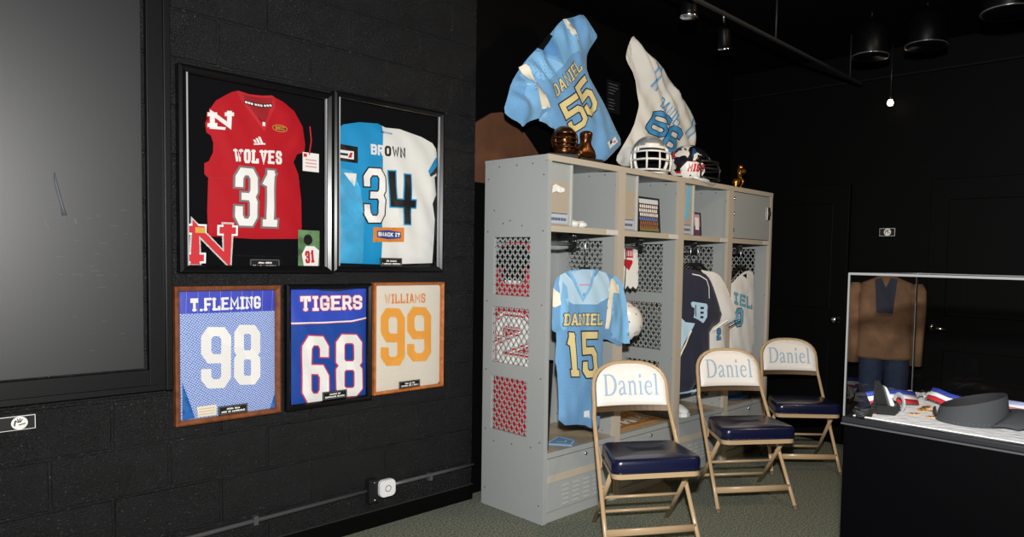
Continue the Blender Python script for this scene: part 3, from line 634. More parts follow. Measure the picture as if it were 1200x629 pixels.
g.text('WOLVES', s('wolves'), WHITE, sw=.19, gap=.2, serif=True)
g.text('31', s('n31'), WHITE, sw=.125, gap=.22, outline=(GREYL, .009), eps=.002)
ad = s('j31ad')
for k, (x, hh) in enumerate(((.002, .014), (.016, .022), (.030, .030))):   # three slanted bars and a small word below
    bx0 = ad[0][0]+x; bz = ad[0][1]+.012; g.patch([(bx0, bz), (bx0+.010, bz), (bx0+.010-hh*.45, bz+hh), (bx0-hh*.45, bz+hh)], WHITE, .002)
g.line([(ad[0][0]-.002, ad[0][1]+.005), (ad[1][0]-.006, ad[1][1]+.005)], .006, WHITE, .002)
x0, x1, z0, z1 = bbox(s('sec')); ov = [((x0+x1)/2+(x1-x0)/2*math.cos(2*PI*k/20), (z0+z1)/2+(z1-z0)/2.2*math.sin(2*PI*k/20)) for k in range(20)]
g.patch(ov, mat('dark_patch', rgb(70, 34, 20), .7), .0012); g.line([*ov, ov[0]], .004, mat('orange_patch', rgb(206, 120, 40), .7), .002)
g.text('SEC', ((x0+.012, (z0+z1)/2-.008), (x1-.012, (z0+z1)/2-.006), (x0+.012, (z0+z1)/2+.008)), MATS['orange_patch'], sw=.24, eps=.0025)
sm = s('seam31'); g.line(sm, .003, mat('red_seam', rgb(158, 14, 26), .7), .0012)
g.mb.build('jersey', t, (0, -.014, 0))
b = MB(); P = s('bigN'); flatm = lambda u, v, e: (u, -.034-e, v)
text(b, 'N', P, flatm, REDD, sw=.24, serif=True, outline=(WHITE, .008), eps=.001)
q = (P[2][0]+.03, P[2][1]-.03); b.box(q[0]-.012, q[0]+.028, -.0375, -.036, q[1]-.012, q[1]+.012, mat('gold_tag', rgb(196, 150, 60), .6))
b.prism([(P[0][0]-.005, P[0][1]-.006), (P[1][0]+.004, P[1][1]-.006), (P[1][0]+.004, P[1][1]+.035), (P[0][0]-.005, P[0][1]+.035)], .001, lambda u, v, w_: (u, -.030-w_, v), FELT)
b.build('letter_patch', t)
b = MB(); x0, x1, z0, z1 = bbox(s('tag')); b.box(x0, x1, -.03, -.028, z0, z1, WHITE, .0005)
for k in range(3): b.box(x0+.012, x1-.012, -.0306, -.03, z0+.02+k*.016, z0+.026+k*.016, mat('faint_red', rgb(214, 150, 150), .7))
b.box(x0+.004, x0+.02, -.0306, -.03, z1-.022, z1-.006, REDD)
hang = b.build('hang_tag', t)
b = MB(); quads(b, strip_quads(s('tagrib'), .006), lambda u, v, e: (u, -.031, v), REDD, .02); b.build('ribbon', hang)
b = MB(); x0, x1, z0, z1 = bbox(s('photo')); b.box(x0, x1, -.028, -.026, z0, z1, mat('photo_green', rgb(92, 128, 86), .5, var=(14, .6)))
cxp = (x0+x1)/2+.005; fl = lambda u, v, e: (u, -.0285-e, v)
patch(b, [(cxp-.03, z0), (cxp+.04, z0), (cxp+.045, z0+.08), (cxp+.02, z0+.1), (cxp-.02, z0+.1), (cxp-.04, z0+.06)], fl, WHITE, .03)
patch(b, [(cxp-.02+.022*math.cos(k*PI/6)+.01, z0+.13+.026*math.sin(k*PI/6)) for k in range(12)], fl, PLATEK, .03, .0004)
text(b, '31', ((cxp-.022, z0+.015), (cxp+.022, z0+.022), (cxp-.026, z0+.075)), fl, REDD, sw=.18, eps=.0008)
b.build('photo', t)
name_plate(t, D['plate31'], cx, cz)

# teal / white 34
t, cx, cz = frame_case('framed_jersey', 'black framed half blue, half white jersey numbered 34, at upper right', 1.728, 2.366, 1.366, 2.250, .03, FRAMEB, .045, edge=FRAMEI)
PB = mat('panther_blue', rgb(0, 140, 196), .5, sheen=.2)
g = Garment(s('j34'), .014, .0055, seed=5, round_=0, folds=((.5, .85, 70, 1.1, -.24, .35, .16), (.9, .3, 55, 1.0, .28, .35, .15), (.3, .9, 70, .8, .27, .12, .15))); g.body(WCLOTH)
mid = s('j34mid'); pl = s('j34'); left = [p for p in pl if p[0] <= mid[0][0]+.012]
g.patch([p for p in dens(pl, .02) if p[0] < mid[0][0]], PB, .0012)
g.patch(s('j34side'), mat('soft_blue_sheen', rgb(64, 160, 206), .4, var=(9, .25)), .002)
g.patch(s('j34tri'), WCLOTH, .003)
g.patch(s('j34cuff'), PLATEK, .0025); x0, x1, z0, z1 = bbox(s('j34patch'))
g.patch(s('j34patch'), WHITE, .0035); g.line([(x0+.012, (z0+z1)/2), (x1-.03, (z0+z1)/2)], .012, NAVYL, .0045); g.patch([(x1-.03, z0+.006), (x1-.012, z0+.008), (x1-.006, z1-.008), (x1-.018, z1-.008)], REDD, .0045)
g.patch(s('j34rs1'), PB, .002); g.patch(s('j34rs2'), PLATEK, .002)
O, E, T = [np.array(p) for p in s('brown')]
tot = 5+4*.14
def sub(i0, i1, m, out=None):
    cw = 1/tot; a = (i0*1.14)*cw; b_ = ((i1-1)*1.14+1)*cw
    g.text('BROWN'[i0:i1], (O+(E-O)*a, O+(E-O)*b_, T+(E-O)*a), m, sw=.22, eps=.002)
# widths follow the wide W
cwid = 1/(5.25+4*.14)
def sub2(i0, i1, m):
    st = [0, 1.14, 2.28, 3.42, 4.81]; en = [1, 2.14, 3.28, 4.67, 5.81]
    g.text('BROWN'[i0:i1], (O+(E-O)*st[i0]*cwid, O+(E-O)*en[i1-1]*cwid, T+(E-O)*st[i0]*cwid), m, sw=.22, eps=.002)
sub2(0, 2, WHITE); sub2(2, 3, PLATEK); sub2(3, 5, PLATEK)
g.text('3', s('n3'), WHITE, sw=.125, outline=(PLATEK, .007), eps=.002); g.text('4', s('n4'), PLATEK, sw=.14, outline=(PB, .007), eps=.002)
sn = s('snack'); g.patch(sn, mat('orange_card', rgb(216, 130, 40), .6), .002)
x0, x1, z0, z1 = bbox(sn); xm, zm = (x0+x1)/2, (z0+z1)/2
g.patch([(x0+.02, zm-.016), (xm, zm-.024), (x1-.02, zm-.016), (x1-.018, zm+.016), (xm, zm+.024), (x0+.02, zm+.018)], mat('blue_patch', rgb(36, 62, 140), .6), .003)
g.text('SNACK IT', ((x0+.026, zm-.01), (x1-.024, zm-.01), (x0+.026, zm+.012)), WHITE, sw=.24, eps=.004)
nf = s('nfl')
for k in range(6): g.line([(nf[0][0]+.002+k*.012, nf[0][1]+.006), (nf[0][0]+.009+k*.012, nf[0][1]+.006)], .009, PB if k > 1 else NAVYL, .002)
g.mb.build('jersey', t, (0, -.014, 0))
b = MB()
for k in range(7): b.lathe([(0, 0), (.005, -.002), (.005, -.006), (0, -.008)], DARK, 8, (2.345-cx, -.02, 1.40-cz+k*.02), 'y')
b.build('beads', t)
name_plate(t, D['plate34'], cx, cz)

def flat_framed(label, fo, fi, fw, m, fabric, fill):
    x0, x1, z0, z1 = bbox(fo); t, cx, cz = frame_case('framed_jersey', label, x0, x1, z0, z1, fw, m, .034)
    g = Garment([(x0-cx+fw*.7, fw*.7), (x1-cx-fw*.7, fw*.7), (x1-cx-fw*.7, z1-z0-fw*.7), (x0-cx+fw*.7, z1-z0-fw*.7)], .006, .0016, seed=len(label), fall=.02, round_=0)
    g.body(fabric); fill(g, cx, cz); g.mb.build('jersey', t, (0, -.0135, 0)); return t, cx, cz
# blue mesh 98
F98 = mesh_fabric('blue_white_mesh', rgb(88, 122, 196), rgb(196, 208, 236), 112, .7, .36)
def fill98(g, cx, cz):
    s = lambda k: sh(D[k], cx, cz); x0, x1, z0, z1 = bbox(g.poly); zb = s('f98band')[0][1]
    g.patch([(x0+.004, zb), (x1-.004, zb), (x1-.004, z1-.004), (x0+.004, z1-.004)], mat('royal_yoke', rgb(60, 72, 186), .5, bump=(60, .3, .003)), .001)
    for k in range(9): g.line([(x0+.03+k*.045, zb), (x0+.034+k*.045, z1-.006)], .0015, mat('stitch', rgb(140, 150, 220), .6), .0014)
    g.text('T.FLEMING', s('flem'), WHITE, sw=.18, gap=.16, serif=True, eps=.0018)
    g.text('9', s('n9'), WHITE, sw=.15, eps=.0018); g.text('8', s('n8'), WHITE, sw=.15, eps=.0018)
    g.patch(s('f98tl'), mat('deep_blue_side', rgb(30, 98, 172), .6), .0014); g.patch(s('f98tr'), MATS['deep_blue_side'], .0014)
    tg = s('f98tag'); g.patch(tg, CREAM, .002)
    for k in range(3): g.line([(tg[0][0]+.006, tg[0][1]-.012-k*.012), (tg[1][0]-.006, tg[1][1]-.012-k*.012)], .004, mat('tag_print', rgb(206, 190, 160), .6), .0028)
t, cx, cz = flat_framed('walnut framed blue mesh jersey numbered 98, lower left', [(1.032, .696), (1.473, .696), (1.473, 1.297), (1.032, 1.297)], None, .022, WOODBR, F98, fill98)
name_plate(t, D['plate98'], cx, cz, -.03)
# blue 68
R68 = mat('royal_mesh', rgb(8, 66, 156), .7, bump=(300, .5, .001)); R68U = mat('royal_satin', rgb(44, 74, 186), .5); PINK = mat('red_edge', rgb(206, 52, 84), .6)
def fill68(g, cx, cz):
    g.wr = .004; s = lambda k: sh(D[k], cx, cz); x0, x1, z0, z1 = bbox(g.poly); p = s('f68pipe'); p[0] = (x0+.004, p[0][1]); p[-1] = (x1-.004, p[-1][1])
    g.mb = MB(); g.body(R68)
    g.patch(p+[(x1-.004, z1-.004), (x0+.004, z1-.004)], R68U, .001)
    nk = [(x0+.12, z1-.004), (x0+.16, z1-.016), (x0+.24, z1-.02), (x0+.32, z1-.012), (x0+.36, z1-.004)]; g.patch(nk, NAVYL, .0016)
    g.line([(a, b_+.003) for a, b_ in p], .007, WHITE, .0018); g.line([(a, b_-.002) for a, b_ in p], .003, PINK, .0026)
    g.text('TIGERS', s('tigers'), WHITE, sw=.19, gap=.18, serif=True, outline=(PINK, .003), eps=.0018)
    g.text('6', s('t6'), WHITE, sw=.135, outline=(PINK, .006), eps=.0018); g.text('8', s('t8'), WHITE, sw=.135, outline=(PINK, .006), eps=.0018)
t, cx, cz = flat_framed('black framed blue jersey numbered 68, in the middle of the lower row', [(1.50, .695), (1.940, .695), (1.940, 1.302), (1.50, 1.302)], None, .026, FRAMEB, R68, fill68)
name_plate(t, D['plate68'], cx, cz, -.03)
# cream 99
OR = mat('orange_twill', rgb(232, 160, 62), .65)
CRM = mesh_fabric('cream_mesh', rgb(232, 226, 212), rgb(176, 164, 140), 118, .75, .28)
def fill99(g, cx, cz):
    s = lambda k: sh(D[k], cx, cz)
    g.text('WILLIAMS', s('will'), mat('rust_twill', rgb(214, 134, 64), .65), sw=.16, gap=.2, eps=.0018)
    g.text('9', s('o9a'), OR, sw=.152, eps=.0018); g.text('9', s('o9b'), OR, sw=.152, eps=.0018)
t, cx, cz = flat_framed('oak framed cream mesh jersey with orange number 99, lower right', [(1.952, .712), (2.384, .712), (2.384, 1.306), (1.952, 1.306)], None, .016, WOODOR, CRM, fill99)
name_plate(t, D['plate99'], cx, cz, -.03)

# ------------------------------------------------------------ lockers
LX, LY, LW, LD, LH = 2.604, -.633, .605, .527, 2.007
HB, HS = .392, 1.632
WIN = [(.13, .44, 1.24, 1.568), (.13, .445, .852, 1.172), (.14, .45, .46, .772)]     # y from front, z
def side_panel(x0, x1):
    b = MB(); ys = 0, LD
    y0 = min(w_[0] for w_ in WIN); y1 = max(w_[1] for w_ in WIN)
    b.box(x0, x1, 0, y0, 0, LH, LOCK); b.box(x0, x1, y1, LD, 0, LH, LOCK)
    z = 0
    for wy0, wy1, wz0, wz1 in WIN[::-1]:
        b.box(x0, x1, y0, y1, z, wz0, LOCK); z = wz1
        if wy0 > y0: b.box(x0, x1, y0, wy0, wz0, wz1, LOCK)
        if wy1 < y1: b.box(x0, x1, wy1, y1, wz0, wz1, LOCK)
    b.box(x0, x1, y0, y1, z, LH, LOCK)
    return b
def rivets(b, x, sgn):
    for yy, zz in [(.03, z) for z in (.1, .45, .8, 1.2, 1.6, 1.9)]+[(LD-.03, z) for z in (.1, .45, .8, 1.2, 1.6, 1.9)]+[(.12, 1.965), (.25, 1.965), (.4, 1.965)]+[(.2, 1.63), (.36, 1.645), (.26, .4), (.1, .41), (.42, .39), (.3, 1.66), (.44, 1.72)]:
        b.lathe([(0, 0), (.0045, 0), (.003, sgn*.002), (0, sgn*.0025)], DARK, 6, (x, yy, zz), 'x')
def lattice(x, w_, name, parent):
    """expanded metal in the window: two families of flat strands clipped to the opening"""
    y0, y1, z0, z1 = w_; b = MB(); cy, cz, sw = .044, .054, .0078
    def seg(a, c_):
        d = Vector((0, c_[0]-a[0], c_[1]-a[1])); L = d.length
        if L < .004: return
        d /= L; n = Vector((0, -d.z, d.y)); A = Vector((x, *a)); C_ = Vector((x, *c_)); tx = Vector((.0018, 0, 0)); h = n*sw/2
        vs = [A-h-tx, A+h-tx, A+h+tx, A-h+tx, C_-h-tx, C_+h-tx, C_+h+tx, C_-h+tx]
        b.add(vs, [(0, 1, 2, 3), (7, 6, 5, 4), (0, 4, 5, 1), (1, 5, 6, 2), (2, 6, 7, 3), (3, 7, 4, 0)], LOCK)
    k_ = cz/cy; Wy, Hz = y1-y0, z1-z0
    for sg in (1, -1):
        n = int((Wy*k_+Hz)/cz)+2
        for i in range(-int(Wy*k_/cz)-1, n):
            c0 = i*cz    # z = c0 + sg*k*y'
            pts = []
            ya, yb = 0.0, Wy
            za, zb = c0+sg*k_*ya+(Wy*k_ if sg < 0 else 0), c0+sg*k_*yb+(Wy*k_ if sg < 0 else 0)
            lo, hi = 0.0, 1.0; dz = zb-za
            t0, t1 = sorted(((0-za)/dz, (Hz-za)/dz)); lo = max(lo, t0); hi = min(hi, t1)
            if hi-lo > .01: seg((y0+Wy*lo, z0+za+dz*lo), (y0+Wy*hi, z0+za+dz*hi))
    return b.build(name, parent)
def locker(i, label):
    t = thing('locker', label, 'locker', (LX+i*LW, LY, 0), 0, 'open front grey lockers in the row')
    for nm, x0, x1 in (('side_panel', .002, .020), ('side_panel', LW-.020, LW-.002)):
        b = side_panel(x0, x1)
        if i == 0 and x0 < .1: rivets(b, x0, -1)
        if x0 > .1: rivets(b, x0, -1)
        p = b.build(nm, t)
        if x0 > .1 or i == 0:
            for w_ in WIN: lattice((x0+x1)/2, w_, 'mesh_panel', p)
    MB().box(.02, LW-.02, LD-.015, LD-.001, .02, LH-.02, LOCK).build('back_panel', t)
    MB().box(.0, LW, .0, LD, LH-.02, LH, LOCK).build('top_panel', t)
    f = MB()
    f.box(.001, .030, -.004, .022, .0, LH-.03, TAN if i else LOCK); f.box(LW-.030, LW-.001, -.004, .022, .0, LH-.03, TAN); f.box(0.001, LW-.001, -.006, .022, LH-.032, LH+.001, TAN)
    f.build('front_frame', t)
    sfl = MB(); sfl.box(.02, LW-.02, .01, LD-.015, HS-.014, HS, LOCK); sfl.box(.03, LW-.03, -.002, .012, HS-.034, HS, TAN); sfl.box(LW-.13, LW-.03, -.0035, .0, HS-.03, HS-.004, mat('bright_label_holder', rgb(206, 206, 202), .3)); sfl.build('shelf', t)
    bn = MB(); bn.box(.02, LW-.02, .0, LD-.015, HB-.018, HB, BENCH); bn.box(.02, LW-.02, -.006, .004, HB-.03, HB+.001, LOCK); bn.build('bench_top', t)
    d = MB(); d.box(.035, LW-.035, -.002, .012, .06, HB-.036, LOCK, .002); d.box(.03, LW-.03, .006, .03, .0, .06, LOCK)
    dr = d.build('locker_door', t)
    for cx_ in range(4):
        lv = MB()
        for r_i in range(5):
            x = .15+cx_*.085; z = .075+r_i*.026
            lv.add([(x, -.002, z), (x+.05, -.002, z), (x+.05, -.009, z+.004), (x, -.009, z+.004), (x, -.002, z+.016), (x+.05, -.002, z+.016)], [(0, 1, 2, 3), (3, 2, 5, 4), (0, 3, 4), (1, 5, 2)], LOCK)
        lv.build('louvre_vents', dr)
    MB().box(.04, LW-.04, -.006, -.001, .222, .262, TAN, .001).build('highlight_strip', dr)  # flash highlight put into the colour as an added tan band
    kb = MB(); kb.lathe([(0, -.012), (.009, -.011), (.01, -.002), (.01, 0)], CHROME, 10, (.33, -.003, HB-.055), 'y'); kb.build('lock', dr)
    # hanging bar with its bracket
    b = MB(); b.box(.295, .335, .1, .13, HS-.11, HS-.016, DARK, .003)
    for zz in (HS-.045, HS-.075):
        for xx in (.306, .324): b.lathe([(0, -.003), (.006, -.002), (.006, 0)], CHROME, 8, (xx, .1, zz), 'y')
    b.build('bar_bracket', t)
    r = MB(); r.tube([(.02, .115, HS-.095), (.34, .115, HS-.095)], .0105, mat('steel_bar', rgb(120, 124, 128), .3, metal=.4), 12); r.tube([(.34, .115, HS-.095), (.37, .115, HS-.095)], .0095, CHROME, 12); r.build('hanging_bar', t)
    return t
lockers = [locker(0, 'leftmost grey locker, with light blue jersey 15 hanging inside'), locker(1, 'second grey locker from left, with team photo on its shelf'),
           locker(2, 'third grey locker from left, with navy baseball jersey hanging inside'), locker(3, 'rightmost grey locker, with closed door over its top compartment')]
# compartment fittings
CARD = mat('name_card', rgb(176, 186, 202), .5)
for i, (k, cw, cd_) in enumerate((('cub1', .165, 'card1'), ('cub2', .13, 'card2'), ('cub3', .125, 'card3'))):
    t = lockers[i]; x0 = .034
    b = MB(); b.box(x0, x0+cw, .02, .026, HS+.003, LH-.036, LOCK, .001); b.box(x0, x0+cw-.02, .0185, .02, HS+.003, HS+.24, mat('beige_panel', rgb(170, 158, 142), .5))
    b.box(x0+cw-.006, x0+cw+.004, .01, .028, HS+.003, LH-.036, mat('worn_edge', rgb(196, 196, 190), .3, metal=.3)); pnl = b.build('compartment_panel', t)
    c = MB(); c.box(x0+.004, x0+cw-.03, .012, .017, HS+.012, HS+.068, CARD)
    fl = lambda u, v, e: (u, .0115-e, v)
    quads(c, strip_quads([(x0+.008, HS+.066), (x0+cw-.034, HS+.066)], .004), fl, DARK, .05)
    rr = random.Random(i); x = x0+.012
    while x < x0+cw-.045:
        wd = rr.uniform(.006, .012); quads(c, strip_quads([(x, HS+.036), (x+wd*.7, HS+.036)], .016), fl, NAVYL, .05); x += wd
    c.build('name_card', pnl)
    if i == 2:
        r = MB(); r.prism([(x0+.03, HS+.12), (x0+.05, HS+.09), (x0+.07, HS+.12), (x0+.085, LH-.06), (x0+.05, LH-.05)], .004, lambda u, v, w_: (u, .018-w_, v), TEALL); r.build('ribbon', pnl)
t = lockers[3]
b = MB(); b.box(.034, LW-.034, -.001, .014, HS+.004, LH-.036, LOCK, .003); dd = b.build('compartment_door', t)
b = MB(); b.box(LW-.085, LW-.045, -.012, -.001, HS+.16, HS+.26, CHROME, .004); b.box(LW-.078, LW-.05, -.02, -.01, HS+.19, HS+.23, DARK, .004); b.build('latch', dd)
b = MB()
for z in (HS+.06, HS+.18, HS+.29): b.tube([(.04, -.004, z-.012), (.04, -.004, z+.012)], .005, CHROME, 8)
b.build('hinge', dd)

def hanger(label, x, y, zbar, zsh, half, rot=0):
    t = thing('clothes_hanger', label, 'hanger', (x, y, zsh-.09), rot)
    b = MB(); z0 = .09; hk = zbar-(zsh-.09)
    arch = [(-half, 0, .02), (-half*.75, 0, .075), (-half*.4, 0, .115), (-.03, 0, .14), (.03, 0, .14), (half*.4, 0, .115), (half*.75, 0, .075), (half, 0, .02)]
    b.tube(arch, [.008, .012, .013, .014, .014, .013, .012, .008], DARK, 8); b.tube([(-half, 0, .02), (half, 0, .02)], .005, DARK, 8); b.build('hanger_body', t)
    h = MB(); h.tube([(0, 0, .135), (0, 0, hk-.03)]+[(.018-.018*math.cos(a), 0, hk-.005+.02*math.sin(a)) for a in np.linspace(0, PI*1.15, 8)], .0028, CHROME, 6); h.build('hook', t)
    return t

# ---- light blue 15
def jersey15():
    P = D['j15']+D['j15b']+D['j15c']; cxm = 2.95; cz = .45; s = lambda k: sh(D[k], cxm, cz)
    g = Garment(sh(P, cxm, cz), .026, .006, seed=9, fall=.05, folds=((1, -.2, 75, 1.3, .30, .62, .12), (1, .1, 70, 1.0, -.25, .7, .08), (1, .1, 45, .6, 0, .12, .2))); g.body(SKYM)
    g.patch(s('j15yoke'), SKYL, .001, rnd=1)
    pl = sh(P, cxm, cz)
    g.patch([(.145, .90), (.20, .91), (.26, .86), (.29, .76), (.315, .62), (.325, .50), (.29, .50), (.17, .545), (.155, .6), (.15, .75)], SKY, .0014)
    g.patch([(-.245, .88), (-.262, .80), (-.258, .64), (-.235, .61), (-.215, .62), (-.205, .72), (-.215, .85)], SKY, .0014)
    g.patch(s('j15s1'), CREAM, .0022); g.patch(s('j15s2'), CREAM, .0022)
    g.patch(s('j15v'), SKY, .003); g.patch(s('j15vin'), mat('pale_lining', rgb(168, 198, 222), .7), .0042)
    z = s('j15vin'); g.line([(z[0][0]+.05, z[1][1]-.01), (z[4][0]-.05, z[1][1]-.01)], .008, mat('pink_tape', rgb(190, 150, 160), .7), .0055)
    g.text('DANIEL', s('j15t'), GOLD, sw=.2, gap=.2, serif=True, outline=(NAVYL, .0035), eps=.002)
    g.text('1', s('n15'), GOLD, sw=.15, outline=(NAVYL, .007), eps=.002); g.text('5', s('n15b'), GOLD, sw=.15, outline=(NAVYL, .008), eps=.002)
    g.patch(s('j15lab'), WHITE, .002)
    o = g.mb.build('football_jersey', None, (cxm, -.645, cz)); tag(o, 'light blue football jersey DANIEL 15 hanging in the leftmost locker', 'jersey')
    hanger('black hanger holding the light blue jersey 15', 2.925, -.615, HS-.081, 1.345, .15)
jersey15()
# red jersey against the left side panel, its number seen through the mesh
def red2():
    ang = PI/2      # plane along Y; u runs towards the wall
    P = [(.04, .0), (.40, .0), (.42, .3), (.41, .75), (.44, 1.0), (.36, 1.06), (.28, 1.1), (.16, 1.1), (.08, 1.06), (.0, 1.0), (.03, .75), (.03, .3)]
    b = MB(); 
    def mp(u, v, e): d = .016*(1-math.exp(-min(u+.01, .45-u)/.04))+.003*math.sin(u*40+v*9); return (-d-e, u, v)
    vs, fs, bd = tri(P, .03); b.add([mp(u, v, 0) for u, v in vs], fs, RED, True); b.add([(.012, u, v) for u, v in vs], [f[::-1] for f in fs], RED, True)
    # number on the outer face, read from the camera side through the diamonds
    fr = ((.36, .405), (.08, .405), (.36, .68))
    text(b, '2', fr, mp, WHITE, sw=.2, outline=(REDD, .012), eps=.0022); text(b, '2', ((.385, .38), (.055, .38), (.385, .705)), mp, WHITE, sw=.30, eps=.0006)
    patch(b, [(.05, .955), (.40, .955), (.42, 1.0), (.36, 1.055), (.28, 1.09), (.16, 1.09), (.08, 1.055), (.02, 1.0)], mp, FELT, .03, .002)
    patch(b, [(.14, .88), (.30, .88), (.33, .94), (.22, .965), (.11, .94)], mp, FELT, .03, .0035); patch(b, [(.16, .865), (.28, .865), (.29, .885), (.15, .885)], mp, WHITE, .03, .0045)
    o = b.build('football_jersey', None, (LX+.040, LY+.07, .44)); tag(o, 'red football jersey with white number 2 behind the mesh of the leftmost locker', 'jersey')
red2()
fp = thing('leaning_frame', 'black edged picture leaning inside the leftmost locker beside the blue jersey', 'picture', (2.672, -.59, HB), (0, .06, .0))
b = MB()
for q in ((0, .016, 0, .5), (.25, .266, 0, .5)): b.box(-.012, .012, q[0], q[1], q[2], q[3], DARK)
b.box(-.012, .012, 0, .266, 0, .014, DARK); b.box(-.012, .012, 0, .266, .486, .5, DARK); b.build('frame', fp)
MB().box(-.004, .006, .014, .252, .012, .488, CREAM).build('picture_mat', fp)
b = MB(); b.prism([(2.755-2.86, -.487+.52), (2.842-2.86, -.632+.52+.012), (2.94-2.86, -.565+.52), (2.94-2.86, -.41+.52)], .006, lambda u, v, w_: (u, v, w_), SKYD)
for q in (((-.085, .02), (-.01, -.085)), ((-.01, -.085), (.06, -.04)), ((.06, -.03), (.06, .09)), ((.06, .09), (-.085, .03)), ((-.03, .02), (.0, -.03)), ((.0, -.03), (.03, 0))): quads(b, strip_quads(q, .008), lambda u, v, e: (u, v, .0068), CREAM, .05)
tag(b.build('letter_patch', None, (2.86, -.52, HB)), 'light blue cloth letter patch edged in cream on the leftmost locker bench', 'patch')

# white wristbands on shelf 1
for k, (x, y) in enumerate(((2.90, -.53), (2.985, -.51))):
    b = MB(); vs = []
    for i in range(10):
        for j in range(12):
            th = PI*i/9; ph = 2*PI*j/12; r = 1+.22*noise.noise((i*.7+k*5, j*.8, k)); vs.append((.045*r*math.sin(th)*math.cos(ph), .04*r*math.sin(th)*math.sin(ph), .022+.022*r*math.cos(th)))
    b.add(vs, [(i*12+j, i*12+(j+1) % 12, (i+1)*12+(j+1) % 12, (i+1)*12+j) for i in range(9) for j in range(12)], WCLOTH, True)
    tag(b.build('wristband', None, (x, y, HS)), 'crumpled white cloth wristband, %s of the pair on the first locker shelf' % ('left' if k == 0 else 'right'), 'wristband', 'white wristbands on the locker shelf')
b = MB(); pts = [(0, 0), (.03, .012), (.06, .006), (.098, .014), (.094, .034), (.06, .04), (.03, .052), (.008, .04)]
patch(b, pts, lambda u, v, e: (u, -.006-.008*abs(noise.noise((u*60, v*60, 2))), v), WCLOTH, .008); patch(b, pts, lambda u, v, e: (u, .0, v), WCLOTH, .02)
tag(b.build('reflection_strip', None, (2.648, LY+.0185, 1.805)), 'crumpled white strip in place of a reflection in the compartment panel of the leftmost locker', 'reflection strip')  # strip added for the wristband mirrored in the panel
# team photo, small photo
def photo(label, x0, x1, z1, y, kind):
    t = thing('photo_frame', label, 'picture', ((x0+x1)/2, y, HS), (-.08, 0, 0)); w2 = (x1-x0)/2; h = z1-HS
    b = MB(); e = .012
    for q in ((-w2, -w2+e, 0, h), (w2-e, w2, 0, h), (-w2, w2, 0, e), (-w2, w2, h-e, h)): b.box(q[0], q[1], -.008, .008, q[2], q[3], DARK)
    b.build('frame', t)
    b = MB(); fl = lambda u, v, ee: (u, -.003-ee, v)
    if kind:
        b.box(-w2+e, w2-e, -.003, .004, e, h-e, mat('photo_dark', rgb(40, 48, 40), .4))
        b.box(-w2+e, w2-e, -.0035, -.003, h*.82, h-e, mat('photo_sky', rgb(206, 212, 220), .4)); b.box(-w2+e, w2-e, -.0035, -.003, e, h*.14, mat('photo_grass', rgb(110, 116, 70), .4))
        for r in range(6):
            for c in range(9):
                cxx = -w2+e+.012+c*(2*w2-2*e-.02)/8.6+(.006 if r % 2 else 0); zz = h*(.12+.115*r)
                m = WHITE if r > 2 else (mat('photo_blue', rgb(90, 120, 190), .5) if r == 2 else mat('photo_skin', rgb(150, 96, 70), .5))
                patch(b, [(cxx-.008, zz), (cxx+.008, zz), (cxx+.007, zz+.02), (cxx-.007, zz+.02)], fl, m, .05, .0006+.0002*(6-r)); patch(b, [(cxx-.004, zz+.02), (cxx+.004, zz+.02), (cxx+.004, zz+.029), (cxx-.004, zz+.029)], fl, MATS.get('photo_skin') or mat('photo_skin', rgb(150, 96, 70), .5), .05, .0021)
    else:
        b.box(-w2+e, w2-e, -.003, .004, e, h-e, mat('photo_pink', rgb(190, 150, 170), .4)); b.box(-w2+e, w2-e, -.0035, -.003, e, h*.45, mat('photo_plum', rgb(96, 52, 84), .4)); b.box(-w2*.4, w2*.5, -.004, -.003, h*.3, h*.8, WHITE)
    b.build('picture', t)
photo('black framed team photo on the shelf of the second locker', 3.475, 3.70, 1.862, -.545, 1)
photo('small pink and plum photo on the shelf of the third locker', 4.185, 4.285, 1.81, -.47, 0)

# ---- second locker: fringed towel, white helmet
def towel():
    b = MB(); mp = lambda u, v, e: (u, -.012*math.sin(v*9+u*6)-e, v)
    P = [(0, 0), (.03, -.02), (.05, .005), (.08, -.018), (.1, .0), (.13, -.02), (.145, .0), (.142, .25), (-.0, .255)]
    vs, fs, bd = tri(P, .02); b.add([mp(u, v, 0) for u, v in vs], fs, WCLOTH, True); b.add([(mp(u, v, 0)[0], mp(u, v, 0)[1]+.006, v) for u, v in vs], [f[::-1] for f in fs], WCLOTH, True)
    patch(b, [(.0, .13), (.05, .10), (.085, .15), (.08, .165), (.0, .17)], mp, REDD, .03, .001); patch(b, [(.01, .18), (.09, .18), (.09, .235), (.01, .24)], mp, REDD, .03, .001)
    for k in range(4): patch(b, [(.018+k*.018, .19), (.026+k*.018, .19), (.026+k*.018, .225), (.018+k*.018, .225)], mp, WHITE, .03, .002)
    o = b.build('towel', None, (3.385, -.50, 1.29)); tag(o, 'white towel with red print and ragged hem hanging in the second locker', 'towel')
towel()
